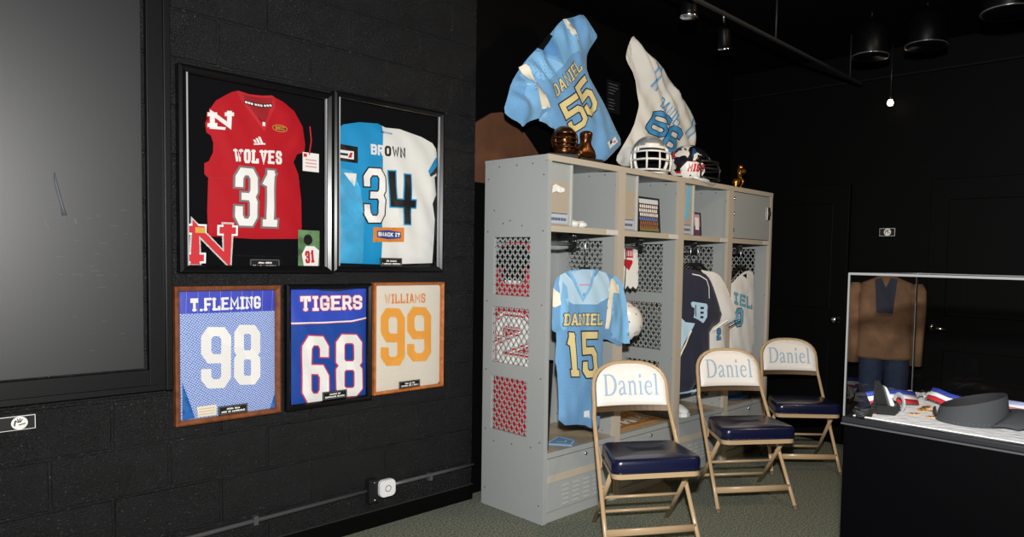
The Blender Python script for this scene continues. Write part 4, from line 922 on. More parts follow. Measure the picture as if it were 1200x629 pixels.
# ------------------------------------------------------------ helmets
def shell_pt(az, el, R=(.112, .135, .128)):
    """az 0 = front (-y), el elevation; jaw flaps reach lower at the sides"""
    x = math.cos(el)*math.sin(az); y = -math.cos(el)*math.cos(az); z = math.sin(el)
    k = 1.0+.05*max(0, -y)*max(0, z)
    return Vector((R[0]*x*k, R[1]*y*k, R[2]*z))
def helmet(name, label, loc, rot, shellm, maskm, size=1, group=None, stripe=None, rim=None, decals=None, tilt=0, cat='helmet', bars=True):
    t = thing(name, label, cat, loc, (tilt, 0, rot), group)
    Z0 = .098
    def S(v): return (v[0]*size, v[1]*size, (v[2]+Z0)*size)
    b = MB(); NA, NE = 64, 30; e0, e1 = -.86, PI/2; idx = {}; vs = []
    for j in range(NE+1):
        for i in range(NA):
            az = 2*PI*i/NA-PI; el = e0+(e1-e0)*j/NE; vs.append(S(shell_pt(az, el)))
    fs = []
    for j in range(NE):
        for i in range(NA):
            az = 2*PI*(i+.5)/NA-PI; el = e0+(e1-e0)*(j+.5)/NE
            if abs(az) < .98-.12*max(0, el) and el < .36: continue                       # face opening
            if abs(az) > 2.2 and el < -.62: continue
            if ((abs(az)-1.5)/.10)**2+((el+.12)/.10)**2 < 1: continue                       # ear hole
            fs.append((j*NA+i, j*NA+(i+1) % NA, (j+1)*NA+(i+1) % NA, (j+1)*NA+i))
    b.add(vs, fs, shellm, True); o = b.build('shell', t, norm=False)
    md = o.modifiers.new('thickness', 'SOLIDIFY'); md.thickness = .006*size; md.offset = -1
    # dark padding
    p = MB(); vs = [S(shell_pt(2*PI*i/24-PI, -.7+(PI/2+.7)*j/12, (.098, .118, .112))) for j in range(13) for i in range(24)]
    fs = [(j*24+i, j*24+(i+1) % 24, (j+1)*24+(i+1) % 24, (j+1)*24+i) for j in range(12) for i in range(24) if not (abs(2*PI*(i+.5)/24-PI) < .95 and -.7+(PI/2+.7)*(j+.5)/12 < .2)]
    p.add(vs, fs, FELT, True); p.build('padding', t)
    if rim:
        r = MB(); A = .98
        pts = [shell_pt(-A, e) for e in np.linspace(-.8, .3, 8)]+[shell_pt(a, .37+.03*math.cos(a*1.6)) for a in np.linspace(-A*.94, A*.94, 14)]+[shell_pt(A, e) for e in np.linspace(.3, -.8, 8)]
        r.tube([S(q*1.005) for q in pts], .009*size, rim, 8); r.build('front_rim', t)
        r = MB(); r.tube([S(shell_pt(a, .47)*1.03) for a in np.linspace(-.38, .38, 8)], .011*size, rim, 8); r.build('front_bumper', t)
    if stripe:
        r = MB()
        for q in (-.028, .0, .028) if False else (0,):
            els = np.linspace(.42, PI-.1, 20); L = [S(Vector((sx*.018, -.1365*math.cos(e), .1295*math.sin(e)))) for e in els for sx in (-1, 1)]
            r.add(L, [(2*i, 2*i+1, 2*i+3, 2*i+2) for i in range(19)], stripe, True)
        r.build('stripe', t)
    if decals: decals(t, S)
    if bars:
        k = MB()
        def bar(z, half, front, zdrop=0): return [S(Vector((half*math.sin(a)/math.sin(1.2), -front*math.cos(a)+.0-(0), z-zdrop*math.cos(a)))) for a in np.linspace(-1.2, 1.2, 13)]
        r = .0056*size
        k.tube(bar(.018, .112, .185), r, maskm); k.tube(bar(-.022, .110, .20, .006), r, maskm); k.tube(bar(-.075, .104, .195, .010), r, maskm)
        for x in (-.036, .036): k.tube([S(Vector((x, -.17, .02))), S(Vector((x, -.193, -.03))), S(Vector((x, -.186, -.084)))], r, maskm)
        for sx in (-1, 1):
            k.tube([S(Vector((sx*.108, -.06, .03))), S(Vector((sx*.115, -.075, -.02))), S(Vector((sx*.108, -.075, -.08)))], r, maskm)
            k.tube([S(Vector((sx*.07, -.105, .062))), S(Vector((sx*.082, -.135, .018)))], r, maskm)
        k.build('face_mask', t)
    # chin strap
    c = MB(); c.tube([S(Vector((.105*math.sin(a)/math.sin(1.3), -.14*math.cos(a)+.01, -.07-.03*math.cos(a)))) for a in np.linspace(-1.3, 1.3, 11)], .011*size, WHITE, 6, flat=(.35, 1)); c.build('chin_strap', t)
    return t
SILV = mat('silver_shell', rgb(168, 172, 174), .28, metal=.25, coat=.5); WSHELL = mat('white_shell', rgb(236, 234, 228), .25, coat=.5)
helmet('football_helmet', 'silver helmet with white face mask standing on top of the lockers', (3.63, -.500, 2.008), -.78, SILV, WSHELL, 1.13, 'helmets on top of the lockers', rim=WSHELL)
COLL = mat('collage_shell', (.02, .02, .025, 1), .25, coat=.6); nt = COLL.node_tree
tc = nt.nodes.new('ShaderNodeTexCoord'); vn = nt.nodes.new('ShaderNodeTexVoronoi'); vn.inputs['Scale'].default_value = 26; cr = nt.nodes.new('ShaderNodeValToRGB')
nz = nt.nodes.new('ShaderNodeTexNoise'); nz.inputs['Scale'].default_value = 9; mxn = nt.nodes.new('ShaderNodeMix'); mxn.data_type = 'RGBA'; mxn.inputs[0].default_value = .18
nt.links.new(tc.outputs['Object'], nz.inputs['Vector']); nt.links.new(tc.outputs['Object'], mxn.inputs[6]); nt.links.new(nz.outputs['Color'], mxn.inputs[7]); nt.links.new(mxn.outputs[2], vn.inputs['Vector'])
sp = nt.nodes.new('ShaderNodeSeparateColor'); nt.links.new(vn.outputs['Color'], sp.inputs[0]); nt.links.new(sp.outputs[0], cr.inputs[0]); cr.color_ramp.interpolation = 'CONSTANT'
els = cr.color_ramp.elements; els[0].color = (.008, .008, .01, 1); els[1].position = .46; els[1].color = rgb(226, 222, 214)
for p_, c_ in ((.62, rgb(196, 30, 40)), (.74, (.01, .01, .02, 1)), (.9, rgb(206, 160, 110)), (.95, rgb(40, 80, 120))): e = els.new(p_); e.color = c_
nt.links.new(cr.outputs[0], nt.nodes['Principled BSDF'].inputs['Base Color'])
def hd(t, S):
    b = MB()
    def onsh(u, v, e): return S(shell_pt(-1.05-u*8.2, v*8.2)*(1.012+e))      # wraps the cheek
    P = [(-.03, -.085), (.105, -.09), (.11, -.03), (.07, .012), (-.02, .005), (-.045, -.04)]
    patch(b, P, onsh, WSHELL, .012, .004)
    text(b, 'MISS', ((.070, -.046), (-.028, -.046), (.064, .0)), onsh, REDD, sw=.22, gap=.14, eps=.008, res=.006)
    for q in ((.05, -.07), (0, -.075), (-.02, -.062)): patch(b, [(q[0]+.006*math.cos(a), q[1]+.006*math.sin(a)) for a in np.linspace(0, 2*PI, 9)[:-1]], onsh, DARK, .02, .006)
    b.build('decal_panel', t)
helmet('football_helmet', 'black, white and red patterned helmet on top of the lockers', (4.045, -.515, 2.008), .62, COLL, DARK, 1.12, 'helmets on top of the lockers', decals=hd)
def hd2(t, S):
    b = MB()
    def onsh(u, v, e): return S(shell_pt(u*8, v*8)*(1.006+e))
    rr = random.Random(3)
    for k in range(26):
        u = rr.uniform(.0, .42); v = rr.uniform(-.07, .13); L = rr.uniform(.006, .02); a = rr.uniform(0, PI)
        quads(b, strip_quads([(u, v), (u+L*math.cos(a), v+L*math.sin(a))], .0055), onsh, DARK, .01)
    for u, v in ((.16, .09), (.10, -.01), (.30, .1), (.36, .02)): patch(b, [(u, v), (u+.045, v+.015), (u+.032, v+.05), (u+.004, v+.03)], onsh, REDD, .012, .002)
    b.build('decal_marks', t)
helmet('football_helmet', 'white helmet with red and black marks hanging in the second locker', (3.375, -.50, .955), -2.1, WSHELL, DARK, 1.08, decals=hd2, bars=True)
b = MB(); b.tube([(3.40, -.5, 1.20), (3.405, -.505, 1.30), (3.40, -.515, 1.45), (3.395, -.518, HS-.081)], .004, DARK, 6); tag(b.build('hook_cord', recenter=True), 'black cord from the hanging bar to the white helmet in the second locker', 'cord')
# board with white letters on the bench of the second locker
b = MB(); b.box(0, .42, 0, .30, 0, .012, mat('tan_board', rgb(158, 116, 66), .5, var=(12, .15)), .002); fl = lambda u, v, e: (u, v, .0126+e)
for u0, hh, ww in ((.03, .12, .05), (.10, .13, .06), (.18, .12, .05), (.25, .13, .06), (.325, .12, .05)):
    for pp in ([(u0, .05), (u0, .05+hh)], [(u0+ww, .05), (u0+ww, .05+hh)], [(u0, .05+hh), (u0+ww, .05)] if int(u0*100) % 2 else [(u0, .05+hh/2), (u0+ww, .05+hh/2)]): quads(b, strip_quads(pp, .020), fl, WHITE, .05)
for k in range(9): quads(b, strip_quads([(.04+k*.036, .215), (.055+k*.036, .245)], .008), fl, mat('gold_print', rgb(214, 178, 96), .6), .05)
tag(b.build('lettered_board', None, (3.29, -.57, HB+.001)), 'tan board with white lettering lying on the second locker bench', 'sign board')

# ---- third locker: navy and white baseball jerseys
def garment_obj(name, label, P, body, deco, loc, rot, t=.02, wr=.004, seed=1, cat='jersey', z0=None, fall=.045, folds=()):
    a = np.array(P); cu = (a[:, 0].min()+a[:, 0].max())/2; cz = a[:, 1].min()
    g = Garment(sh(P, cu, cz), t, wr, seed=seed, fall=fall, folds=[(f[0], f[1], f[2], f[3], f[4]-cu, f[5]-cz, f[6]) for f in folds]); g.body(body); deco(g, cu, cz)
    o = g.mb.build(name, None, (loc[0]+cu*math.cos(rot), loc[1]+cu*math.sin(rot), cz), rot); tag(o, label, cat); return o
Pn = [(.03, 1.36), (.10, 1.40)]+D['navy'][1:]+D['navyb'][1:3]+[(.10, .53), (.04, .56), (.035, .95)]
def dn(g, cu, cz):
    s = lambda k: sh(D[k], cu, cz); q = lambda pts: sh(pts, cu, cz)
    g.line(q([(.20, 1.37), (.27, 1.36), (.33, 1.33), (.352, 1.28), (.355, 1.20)]), .008, WHITE, .002)
    g.line(q([(.527, 1.045), (.47, 1.01), (.412, .975)]), .010, WHITE, .0035)
    O, E, T = [np.array(p) for p in s('D')]; ue, ve = E-O, T-O      # blackletter D
    f = lambda pts: [tuple(O+ue*x+ve*y) for x, y in pts]
    g.patch(f([(.0, .94), (.1, 1.02), (.95, .98), (1.0, .88), (.98, .3), (.8, .02), (.72, -.02), (.6, .06), (.35, .16), (.12, .22), (.2, .4), (.22, .7), (.05, .76)]), SKYL, .002)
    for x, w_ in ((.28, .05),): g.line(f([(x, .88), (x, .28)]), .008, NAVY, .0034)
    for y in (.74, .5, .27): g.patch(f([(.56, y-.06), (.76, y-.05), (.78, y+.06), (.58, y+.07)]), NAVY, .0034)
    g.patch(q([(.05, .85), (.05, 1.14), (.10, 1.08), (.15, 1.04), (.225, 1.03), (.20, .98), (.14, .90), (.10, .80), (.06, .68)]), SKYL, .0015)
    g.line(q([(.20, .98), (.13, .85), (.07, .70)]), .012, CREAM, .003)
    g.line(q([(.10, .545), (.20, .548), (.285, .56)]), .014, SKYL, .003)
garment_obj('baseball_jersey', 'navy baseball jersey with pale blue letter D in the third locker', Pn, NAVY, dn, (3.82, -.52), -.30, .03, .006, 4)
Pw = [(.16, 1.37), (.3, 1.40)]+D['navyw'][:8]+[(.56, .80), (.54, .60), (.2, .60), (.16, 1.0)]
def dw(g, cu, cz):
    q = lambda pts: sh(pts, cu, cz)
    g.line(q([(.693, 1.03), (.63, 1.005), (.575, .985)]), .008, NAVYL, .002); g.line(q([(.69, 1.055), (.62, 1.03), (.57, 1.01)]), .006, SKYD, .002)
    g.text('2', (q([(.455, .90)])[0], q([(.50, .90)])[0], q([(.455, .98)])[0]), TEAL, sw=.2, outline=(NAVYL, .004), eps=.002)
garment_obj('baseball_jersey', 'white baseball jersey hanging behind the navy one in the third locker', Pw, WCLOTH, dw, (3.84, -.508), -.25, .018, .005, 11)
hanger('black hanger holding the navy baseball jersey', 4.03, -.565, HS-.081, 1.385, .14, -.28); hanger('black hanger holding the white baseball jersey behind the navy one', 4.16, -.535, HS-.081, 1.385, .15, -.25)
def shoe(label, loc, rot):
    t = thing('sneaker', label, 'shoe', loc, rot)
    b = MB(); secs = [(-.13, .030, .04), (-.115, .036, .085), (-.07, .037, .095), (-.03, .037, .085), (.03, .042, .06), (.08, .046, .048), (.12, .038, .036), (.14, .014, .022)]
    vs = []; n = 12
    for x, w_, h in secs:
        for k in range(n): a = 2*PI*k/n; vs.append((x, w_*math.cos(a)*(1 if math.sin(a) < .3 else .75), .02+h*.5+h*.5*math.sin(a)))
    b.add(vs, [(i*n+k, i*n+(k+1) % n, (i+1)*n+(k+1) % n, (i+1)*n+k) for i in range(len(secs)-1) for k in range(n)]+[tuple(range(n))[::-1], tuple((len(secs)-1)*n+k for k in range(n))], WCLOTH, True); b.build('upper', t)
    s_ = MB(); ol = [(-.135, .0), (-.12, .036), (-.05, .038), (.04, .044), (.09, .048), (.13, .036), (.148, .0), (.13, -.036), (.09, -.048), (.04, -.044), (-.05, -.038), (-.12, -.036)]
    s_.prism(ol, .024, lambda u, v, w_: (u, v, w_), WHITE); s_.build('sole', t)
    l = MB()
    for k in range(4): x = .0+k*.022; z = .10-k*.011; l.tube([(x, -.028, z-.012), (x+.006, 0, z), (x, .028, z-.012)], .0035, DARK, 6)
    l.build('laces', t)
    for sgn in (-1, 1):
        q = MB()
        for k in range(3): x = -.06+k*.024; q.tube([(x, sgn*.036, .035), (x+.018, sgn*.034, .075)], .004, NAVYL, 6)
        q.build('side_stripes', t)
shoe('white sneaker with dark stripes on the third locker bench', (3.98, -.50, HB), -1.9)
# ---- fourth locker
Pj = [(4.55, 1.29), (4.60, 1.31)]+D['j4'][1:]+D['j4b'][1:3]+[(4.80, .70), (4.56, .72), (4.56, .9), (4.55, 1.1)]
def d4(g, cu, cz):
    s = lambda k: sh(D[k], cu, cz); q = lambda pts: sh(pts, cu, cz)
    O, E, T = [np.array(p) for p in s('j4t')]; g.text('DANIEL'[3:], (O, E, T), TEALL, sw=.2, gap=.3, outline=(NAVYL, .002), eps=.002)
    g.text('0', s('j4n'), TEALL, sw=.24, outline=(NAVYL, .006), eps=.002)
    g.patch(q([(4.72, 1.36), (4.765, 1.335), (4.775, 1.375)]), FELT, .002)
    g.line(q([(4.885, 1.15), (4.90, 1.0), (4.90, .76)]), .010, mat('cream_fold', rgb(206, 204, 198), .8), .002)
garment_obj('jersey', 'white sleeveless jersey with pale blue lettering in the rightmost locker', Pj, WCLOTH, d4, (0, -.56), 0, .02, .005, 13)
Pb = [(4.80, .62), (4.955, .62), (4.96, 1.02), (4.945, 1.2), (4.93, 1.02), (4.80, 1.0)]
garment_obj('jersey', 'navy garment hanging behind the white jersey in the rightmost locker', Pb, NAVY, lambda g, a, b_: None, (0, -.49), 0, .015, .004, 15)
hanger('black hanger with wide shoulders holding the white jersey in the rightmost locker', 4.735, -.535, HS-.081, 1.375, .185)
bg = thing('cap', 'dark blue cap lying on the rightmost locker bench', 'cap', (4.80, -.42, HB+.0))
b = MB(); b.lathe([(.11, 0), (.112, .03), (.10, .07), (.07, .098), (.03, .11), (0, .112)], mat('blue_cap', rgb(28, 58, 92), .7), 20); b.build('crown', bg)
b = MB(); vs = []
for i in range(9):
    a = -1.1+2.2*i/8
    for r, z in ((.105, .022), (.15, .026-.01*abs(a)), (.19, .018-.014*abs(a))): vs.append((r*math.sin(a)*.95, -r*math.cos(a) if r > .11 else -r*math.cos(a), z))
b.add(vs, [(i*3+k, i*3+k+1, i*3+k+4, i*3+k+3) for i in range(8) for k in range(2)], MATS['blue_cap'], True); o = b.build('brim', bg); o.modifiers.new('t', 'SOLIDIFY').thickness = .004

# ------------------------------------------------------------ jerseys standing above the lockers
def stand(label, x, y, z1, lean):
    t = thing('jersey_stand', label, 'stand', (x, y, LH)); b = MB(); b.lathe([(.09, 0), (.09, .01), (.02, .016), (0, .016)], DARK, 20); b.build('base', t)
    b = MB(); b.tube([(0, 0, .01), (0, 0, .3), (lean*.5, 0, z1-LH-.15), (lean, 0, z1-LH)], .009, DARK, 8); b.build('pole', t)
P = list(D['j55']); 
P = [(p[0], max(p[1], 2.03)) for p in P]
def d55(g, cu, cz):
    s = lambda k: sh(D[k], cu, cz)
    g.patch(s('j55yoke'), SKY, .001, rnd=1)
    pl = s('j55'); g.patch([s('j55s1')[0], s('j55s1')[3], (s('j55s1')[3][0]-.02, s('j55s1')[3][1]-.07), pl[22], pl[23], pl[24], pl[25], pl[26], pl[27]], SKY, .0012)
    g.patch(s('j55vin'), mat('deep_lining', rgb(86, 142, 196), .7), .0025)
    v = s('j55v'); g.line([v[0], v[1], v[2], v[3]], .016, SKYD, .0035)
    g.patch(s('j55tag'), FELT, .004)
    g.patch(s('j55s1'), CREAM, .0022); g.patch(s('j55s2'), CREAM, .0022)
    g.text('DANIEL', s('j55t'), GOLD, sw=.16, gap=.2, outline=(NAVYL, .0035), eps=.002)
    g.text('5', s('j55a'), GOLD, sw=.17, outline=(NAVYL, .008), eps=.002); g.text('5', s('j55b'), GOLD, sw=.17, outline=(NAVYL, .008), eps=.002)
    L = s('j55lab'); g.patch(L, WHITE, .002); c = np.mean(L, axis=0); g.patch([tuple(c+[-.03, .0]), tuple(c+[-.01, .018]), tuple(c+[.0, .0]), tuple(c+[-.02, -.016])], NAVYL, .003); g.patch([tuple(c+[.008, .01]), tuple(c+[.03, .02]), tuple(c+[.036, .008]), tuple(c+[.012, -.004])], mat('tag_red', rgb(200, 120, 130), .6), .003)
garment_obj('football_jersey', 'light blue football jersey DANIEL 55 tilted above the lockers', P, SKYM, d55, (0, -.33), 0, .045, .013, 21, fall=.07, folds=((.45, .9, 55, 1.8, 2.70, 2.42, .16), (.9, .3, 60, 1.6, 3.15, 2.83, .15), (.8, .6, 50, 1.0, 2.85, 2.62, .12), (.5, .8, 28, .5, 3.25, 2.25, .2)))
stand('black stand holding the tilted light blue jersey 55', 3.2, -.24, 2.62, -.12)
P = [(p[0], max(p[1], 2.02)) for p in D['j66']]
def d66(g, cu, cz):
    s = lambda k: sh(D[k], cu, cz)
    for k in ('j66s1', 'j66s2'):
        q = [np.array(p) for p in s(k)]; a_, b_ = (q[0]+q[1])/2, (q[2]+q[3])/2; a_ = a_*.96+b_*.04; b_ = b_*.9+a_*.1
        g.line([a_, b_], .062, SKYD, .002); g.line([a_, b_], .030, mat('pale_grey_stripe', rgb(196, 198, 196), .7), .0035)
    g.patch(s('j66col'), FELT, .003)
    g.text('DANIEL', s('j66t'), TEAL, sw=.10, gap=.25, eps=.005)
    g.text('6', s('j66a'), TEAL, sw=.17, outline=(NAVYL, .008), eps=.002); g.text('6', s('j66b'), TEAL, sw=.17, outline=(NAVYL, .008), eps=.002)
garment_obj('football_jersey', 'white football jersey DANIEL 66 tilted above the lockers', P, mesh_fabric('white_mesh', rgb(222, 220, 212), rgb(180, 178, 172), 210, .75, .3), d66, (0, -.30), 0, .05, .016, 31, fall=.08, folds=((.85, .5, 48, 2.0, 3.75, 2.78, .18), (.75, .65, 40, 1.2, 4.1, 2.68, .16), (.95, .1, 50, 1.2, 4.38, 2.36, .1), (1, .2, 30, .8, 3.62, 2.25, .15)))
stand('black stand holding the tilted white jersey 66', 4.05, -.21, 2.65, .02)

# ------------------------------------------------------------ trophies
BRONZE = mat('bronze', rgb(96, 60, 34), .28, metal=.85, bump=(40, .5, .004)); GILT = mat('gilt', rgb(214, 150, 70), .28, metal=.9, bump=(60, .3, .002)); TBASE = mat('trophy_base', (.012, .01, .009, 1), .35)
def skin_fig(name, parent, pts, edges, rad, m, scale, offs):
    me = bpy.data.meshes.new(name); me.from_pydata([tuple((p[i]*scale+offs[i]) for i in range(3)) for p in pts], edges, []); me.materials.append(m)
    o = bpy.data.objects.new(name, me); COL.objects.link(o); o.parent = parent
    sk = o.modifiers.new('skin', 'SKIN'); sk.use_smooth_shade = True
    for i, r in enumerate(rad): v = me.skin_vertices[0].data[i]; v.radius = (r*scale, r*scale); v.use_root = (i == 0)
    o.modifiers.new('sub', 'SUBSURF').levels = 1; o.modifiers['sub'].render_levels = 2; return o
FIG = [(0, 0, .50), (0, -.01, .62), (0, -.03, .76), (0, -.04, .83), (0, -.05, .93),          # pelvis, waist, chest, neck, head
       (-.13, -.03, .77), (-.20, -.12, .66), (-.08, -.22, .66), (.13, -.02, .77), (.24, .08, .68), (.26, -.02, .56),   # arms
       (-.08, -.05, .46), (-.10, -.22, .30), (-.08, -.08, .10), (-.08, -.17, .05), (.08, .02, .46), (.10, .05, .25), (.12, .22, .10), (.12, .17, .02)]
FE = [(0, 1), (1, 2), (2, 3), (3, 4), (2, 5), (5, 6), (6, 7), (2, 8), (8, 9), (9, 10), (0, 11), (11, 12), (12, 13), (13, 14), (0, 15), (15, 16), (16, 17), (17, 18)]
FR = [.085, .075, .10, .05, .085, .06, .045, .035, .06, .045, .035, .07, .055, .035, .03, .07, .055, .035, .03]
# bronze helmet trophy on a plinth
tr = thing('trophy', 'bronze helmet shaped trophy on top of the lockers, beside the bronze bust', 'trophy', (2.885, -.47, LH), -.6, 'bronze trophies on the locker top')
MB().box(-.10, .075, -.06, .06, 0, .045, TBASE, .006).build('base', tr)
b = MB(); NA = 28
vs = [Vector((.078*math.cos(e)*math.sin(a), -.088*math.cos(e)*math.cos(a), .125+.082*math.sin(e))) for e in np.linspace(-.95, PI/2, 14) for a in [2*PI*i/NA-PI for i in range(NA)]]
b.add(vs, [(j*NA+i, j*NA+(i+1) % NA, (j+1)*NA+(i+1) % NA, (j+1)*NA+i) for j in range(13) for i in range(NA) if not (abs(2*PI*(i+.5)/NA-PI) < .8 and j < 7)], BRONZE, True); o = b.build('helmet', tr); o.modifiers.new('t', 'SOLIDIFY').thickness = .006
b = MB(); b.lathe([(.05, .045), (.055, .06), (.045, .09), (.05, .12), (.055, .14), (.03, .17), (0, .175)], BRONZE, 16); b.build('bust', tr)
b = MB()
for z in (.125, .10, .075): b.tube([(.075*math.sin(a), -.108*math.cos(a), z) for a in np.linspace(-1.1, 1.1, 9)], .0045, BRONZE, 6)
b.build('face_mask', tr)
tr = thing('trophy', 'bronze bust trophy, taller, in front of blue jersey 55', 'trophy', (3.055, -.47, LH), -.2, 'bronze trophies on the locker top')
MB().box(-.07, .10, -.06, .06, 0, .04, TBASE, .006).build('base', tr)
skin_fig('bust', tr, [(0, 0, .03), (0, 0, .09), (0, -.004, .135), (0, -.012, .175), (0, -.008, .205), (-.045, .0, .075), (-.06, -.015, .035), (.045, 0, .075), (.06, -.015, .035)], [(0, 1), (1, 2), (2, 3), (3, 4), (1, 5), (5, 6), (1, 7), (7, 8)], [.05, .045, .026, .044, .042, .03, .024, .03, .024], BRONZE, 1, (0, 0, 0))
tr = thing('trophy', 'small gilt figure trophy near the right end of the locker top', 'trophy', (4.80, -.46, LH), .2)
MB().box(-.09, .09, -.045, .045, 0, .02, TBASE, .004).build('base', tr)
skin_fig('running_figure', tr, FIG, FE, FR, GILT, .20, (0, 0, .018))
b = MB(); b.lathe([(0, -.03), (.014, -.02), (.02, 0), (.014, .02), (0, .03)], GILT, 12, (-.025, -.045, .155), 'x'); b.build('ball', tr)
b = MB(); b.lathe([(.02, 0), (.012, .02), (.03, .045), (.02, .07), (0, .075)], GILT, 14, (-.07, 0, .02)); b.build('cup', tr)

# ------------------------------------------------------------ folding chairs
CHT = mat('tan_chair_frame', rgb(186, 158, 122), .32, coat=.4); VINYL = mat('navy_vinyl', rgb(16, 20, 50), .28, bump=(14, .1, .004), coat=.15); PADW = mat('white_vinyl', rgb(236, 232, 226), .45); DANB = mat('chair_lettering', rgb(158, 184, 208), .6)
PADBACK = mat('chair_back_shell', rgb(88, 68, 46), .4, metal=.3)  # shell colour darkened for the shadow below the pad
def up_y(z):
    return .539*z/.612 if z < .612 else .539+(.64-.539)*(z-.612)/(.865-.612)
def chair_half(z): return .239-.020*min(1, z/.612)
def make_chair():
    t = thing('folding_chair', '', 'chair', (0, 0, 0), 0, 'white backed folding chairs')
    # back loop and front legs in one bent tube
    L = [(-chair_half(z), up_y(z), z) for z in (.012, .2, .4, .54, .585)]+[(-.216, .533, .615), (-.212, up_y(.66), .66)]
    top = []
    HW, ZT = .212, .872
    for a in np.linspace(PI, 0, 15):
        x = HW*math.copysign(abs(math.cos(a))**.75, math.cos(a)); z = .735+(ZT-.735)*abs(math.sin(a))**.82; top.append((x, up_y(z)+.018*(1-(x/HW)**2), z))
    Rr = [(-x, y, z) for x, y, z in L[::-1]]
    b = MB(); b.tube(L+top+Rr, .0102, CHT, 10, flat=(1.15, .9)); b.build('frame', t)
    for sx in (-1, 1):
        f = MB(); f.tube([(sx*.239, 0, 0), (sx*.2385, .014, .018)], .0135, mat('rubber_foot', rgb(110, 92, 72), .7), 10); f.build('foot_cap', t)
        l = MB(); l.tube([(sx*.205, .125, .392), (sx*.206, .32, .199), (sx*.207, .515, .008)], .0105, CHT, 10, flat=(1.3, .8)); lg = l.build('rear_leg', t)
        f = MB(); f.tube([(sx*.207, .514, .009), (sx*.207, .522, 0)], .0135, MATS['rubber_foot'], 10); f.build('foot_cap', lg)
        h = MB(); h.prism([(.30, .375), (.345, .40), (.40, .44), (.40, .47), (.30, .42)], .006, lambda u, v, w_: (sx*(.222-w_), u, v), CHT); h.build('hinge_bracket', t); h = MB(); h.tube([(sx*.205, .255, .288), (sx*.24, .255, .288)], .009, CHT, 10); h.build('pivot_bolt', t)
    for nm, y, z in (('rear_rod', .305, .214), ('rear_rod', .425, .096)):
        r = MB(); r.tube([(-.207, y, z), (.207, y, z)], .0085, CHT, 8); r.build(nm, t)
    r = MB(); z = .105; y = up_y(z); r.tube([(-chair_half(z), y, z), (0, y-.002, z), (chair_half(z), y, z)], .02, CHT, 8, flat=(.25, 1)); r.build('front_stretcher', t)
    # backrest: dished white pad in a metal shell
    def bp(u, z, e): # u in -1..1 of half width
        x = u*.2; return (x, up_y(z)+.030*(1-u*u)-.016-e, z)
    ol = []
    HW, ZT, ZB = .2, .866, .645
    ol = [(-HW, ZB), (HW, ZB)]
    for a in np.linspace(0, PI, 17):
        ol.append((HW*math.copysign(abs(math.cos(a))**.75, math.cos(a)), .735+(ZT-.735)*abs(math.sin(a))**.82))
    b = MB(); 
    vs, fs, bd = tri(ol, .02); bdp = ol
    def thick(u, z): d = float(edge_dist(np.array([[u, z]]), bdp)[0]); return .016*(1-math.exp(-d/.010))
    def front(u, z, e=0): p = bp(u/.2, z, 0); return (p[0], p[1]-thick(u, z)-e, p[2])
    b.add([front(u, z) for u, z in vs], fs, PADW, True); b.add([(u, bp(u/.2, z, 0)[1]+.004, z) for u, z in vs], [f[::-1] for f in fs], PADBACK, True)
    roman(b, 'Daniel', -.160, .162, .700, .112, lambda u, v, e: front(u, v, e), DANB, .0012)
    b.build('back_pad', t)
    s_ = MB(); nn = 12
    vs = []
    for i in range(nn+1):
        u = -1+2*i/nn
        for z, off in ((.662, .012), (.612, .012), (.612, .018), (.662, .018)): p = bp(u*1.02, z, 0); vs.append((p[0], p[1]+off, z))
    s_.add(vs, [(i*4+k, i*4+(k+1) % 4, (i+1)*4+(k+1) % 4, (i+1)*4+k) for i in range(nn) for k in range(4)]+[(0, 1, 2, 3), (nn*4+3, nn*4+2, nn*4+1, nn*4)], PADBACK); s_.build('back_shell', t)
    # seat
    def rr_(y, k=1):  # plan outline of the seat
        pts = []
        for cx_, cy_, a0, r in ((.178, .04, -90, .045), (.155, .355, 0, .045), (-.155, .355, 90, .045), (-.178, .04, 180, .045)):
            for q in range(7): a = math.radians(a0+15*q); pts.append((cx_+r*math.cos(a), cy_+r*math.sin(a)))
        return pts
    base = rr_(0); n = len(base); c = np.array([0, .195])
    def zs(y): return -.012*(y/.385)        # seat falls a little to the back
    def ring(k, dz): return [(c[0]+(x-c[0])*k, c[1]+(y-c[1])*k, dz+zs(y)) for x, y in base]
    pan = MB(); rs = [ring(.93, .402), ring(1, .402), ring(1, .427), ring(.95, .429)]
    pan.add([p for r in rs for p in r], [(i*n+k, i*n+(k+1) % n, (i+1)*n+(k+1) % n, (i+1)*n+k) for i in range(3) for k in range(n)]+[tuple(range(n))[::-1], tuple(range(3*n, 4*n))], CHT, False); pan.build('seat_pan', t)
    cu = MB(); prof = [(.96, .426), (1.0, .428), (1.015, .436), (1.018, .468), (1.006, .486), (.975, .4945), (.92, .497), (.6, .498), (.3, .498), (.02, .498)]
    cu.add([p for k, z in prof for p in ring(k, z)], [(i*n+k, i*n+(k+1) % n, (i+1)*n+(k+1) % n, (i+1)*n+k) for i in range(len(prof)-1) for k in range(n)]+[tuple((len(prof)-1)*n+k for k in range(n))], VINYL, True)
    cs = cu.build('seat_cushion', t)
    pi_ = MB(); pi_.tube(ring(1.012, .432), .004, VINYL, 6, True); pi_.build('piping', cs)
    return t
proto = make_chair()
CH = [(2.694, -1.354, -.628, 'white backed folding chair Daniel, nearest, in front of the leftmost lockers'),
      (3.631, -1.377, -.673, 'white backed folding chair Daniel, middle of three, in front of the third locker'),
      (4.503, -1.257, -.838, 'white backed folding chair Daniel, farthest right, partly behind the glass case')]
for i, (x, y, a, l) in enumerate(CH):
    o = proto if i == 0 else copy_tree(proto)
    o.location = (x, y, 0); o.rotation_euler = (0, 0, a); o['label'] = l

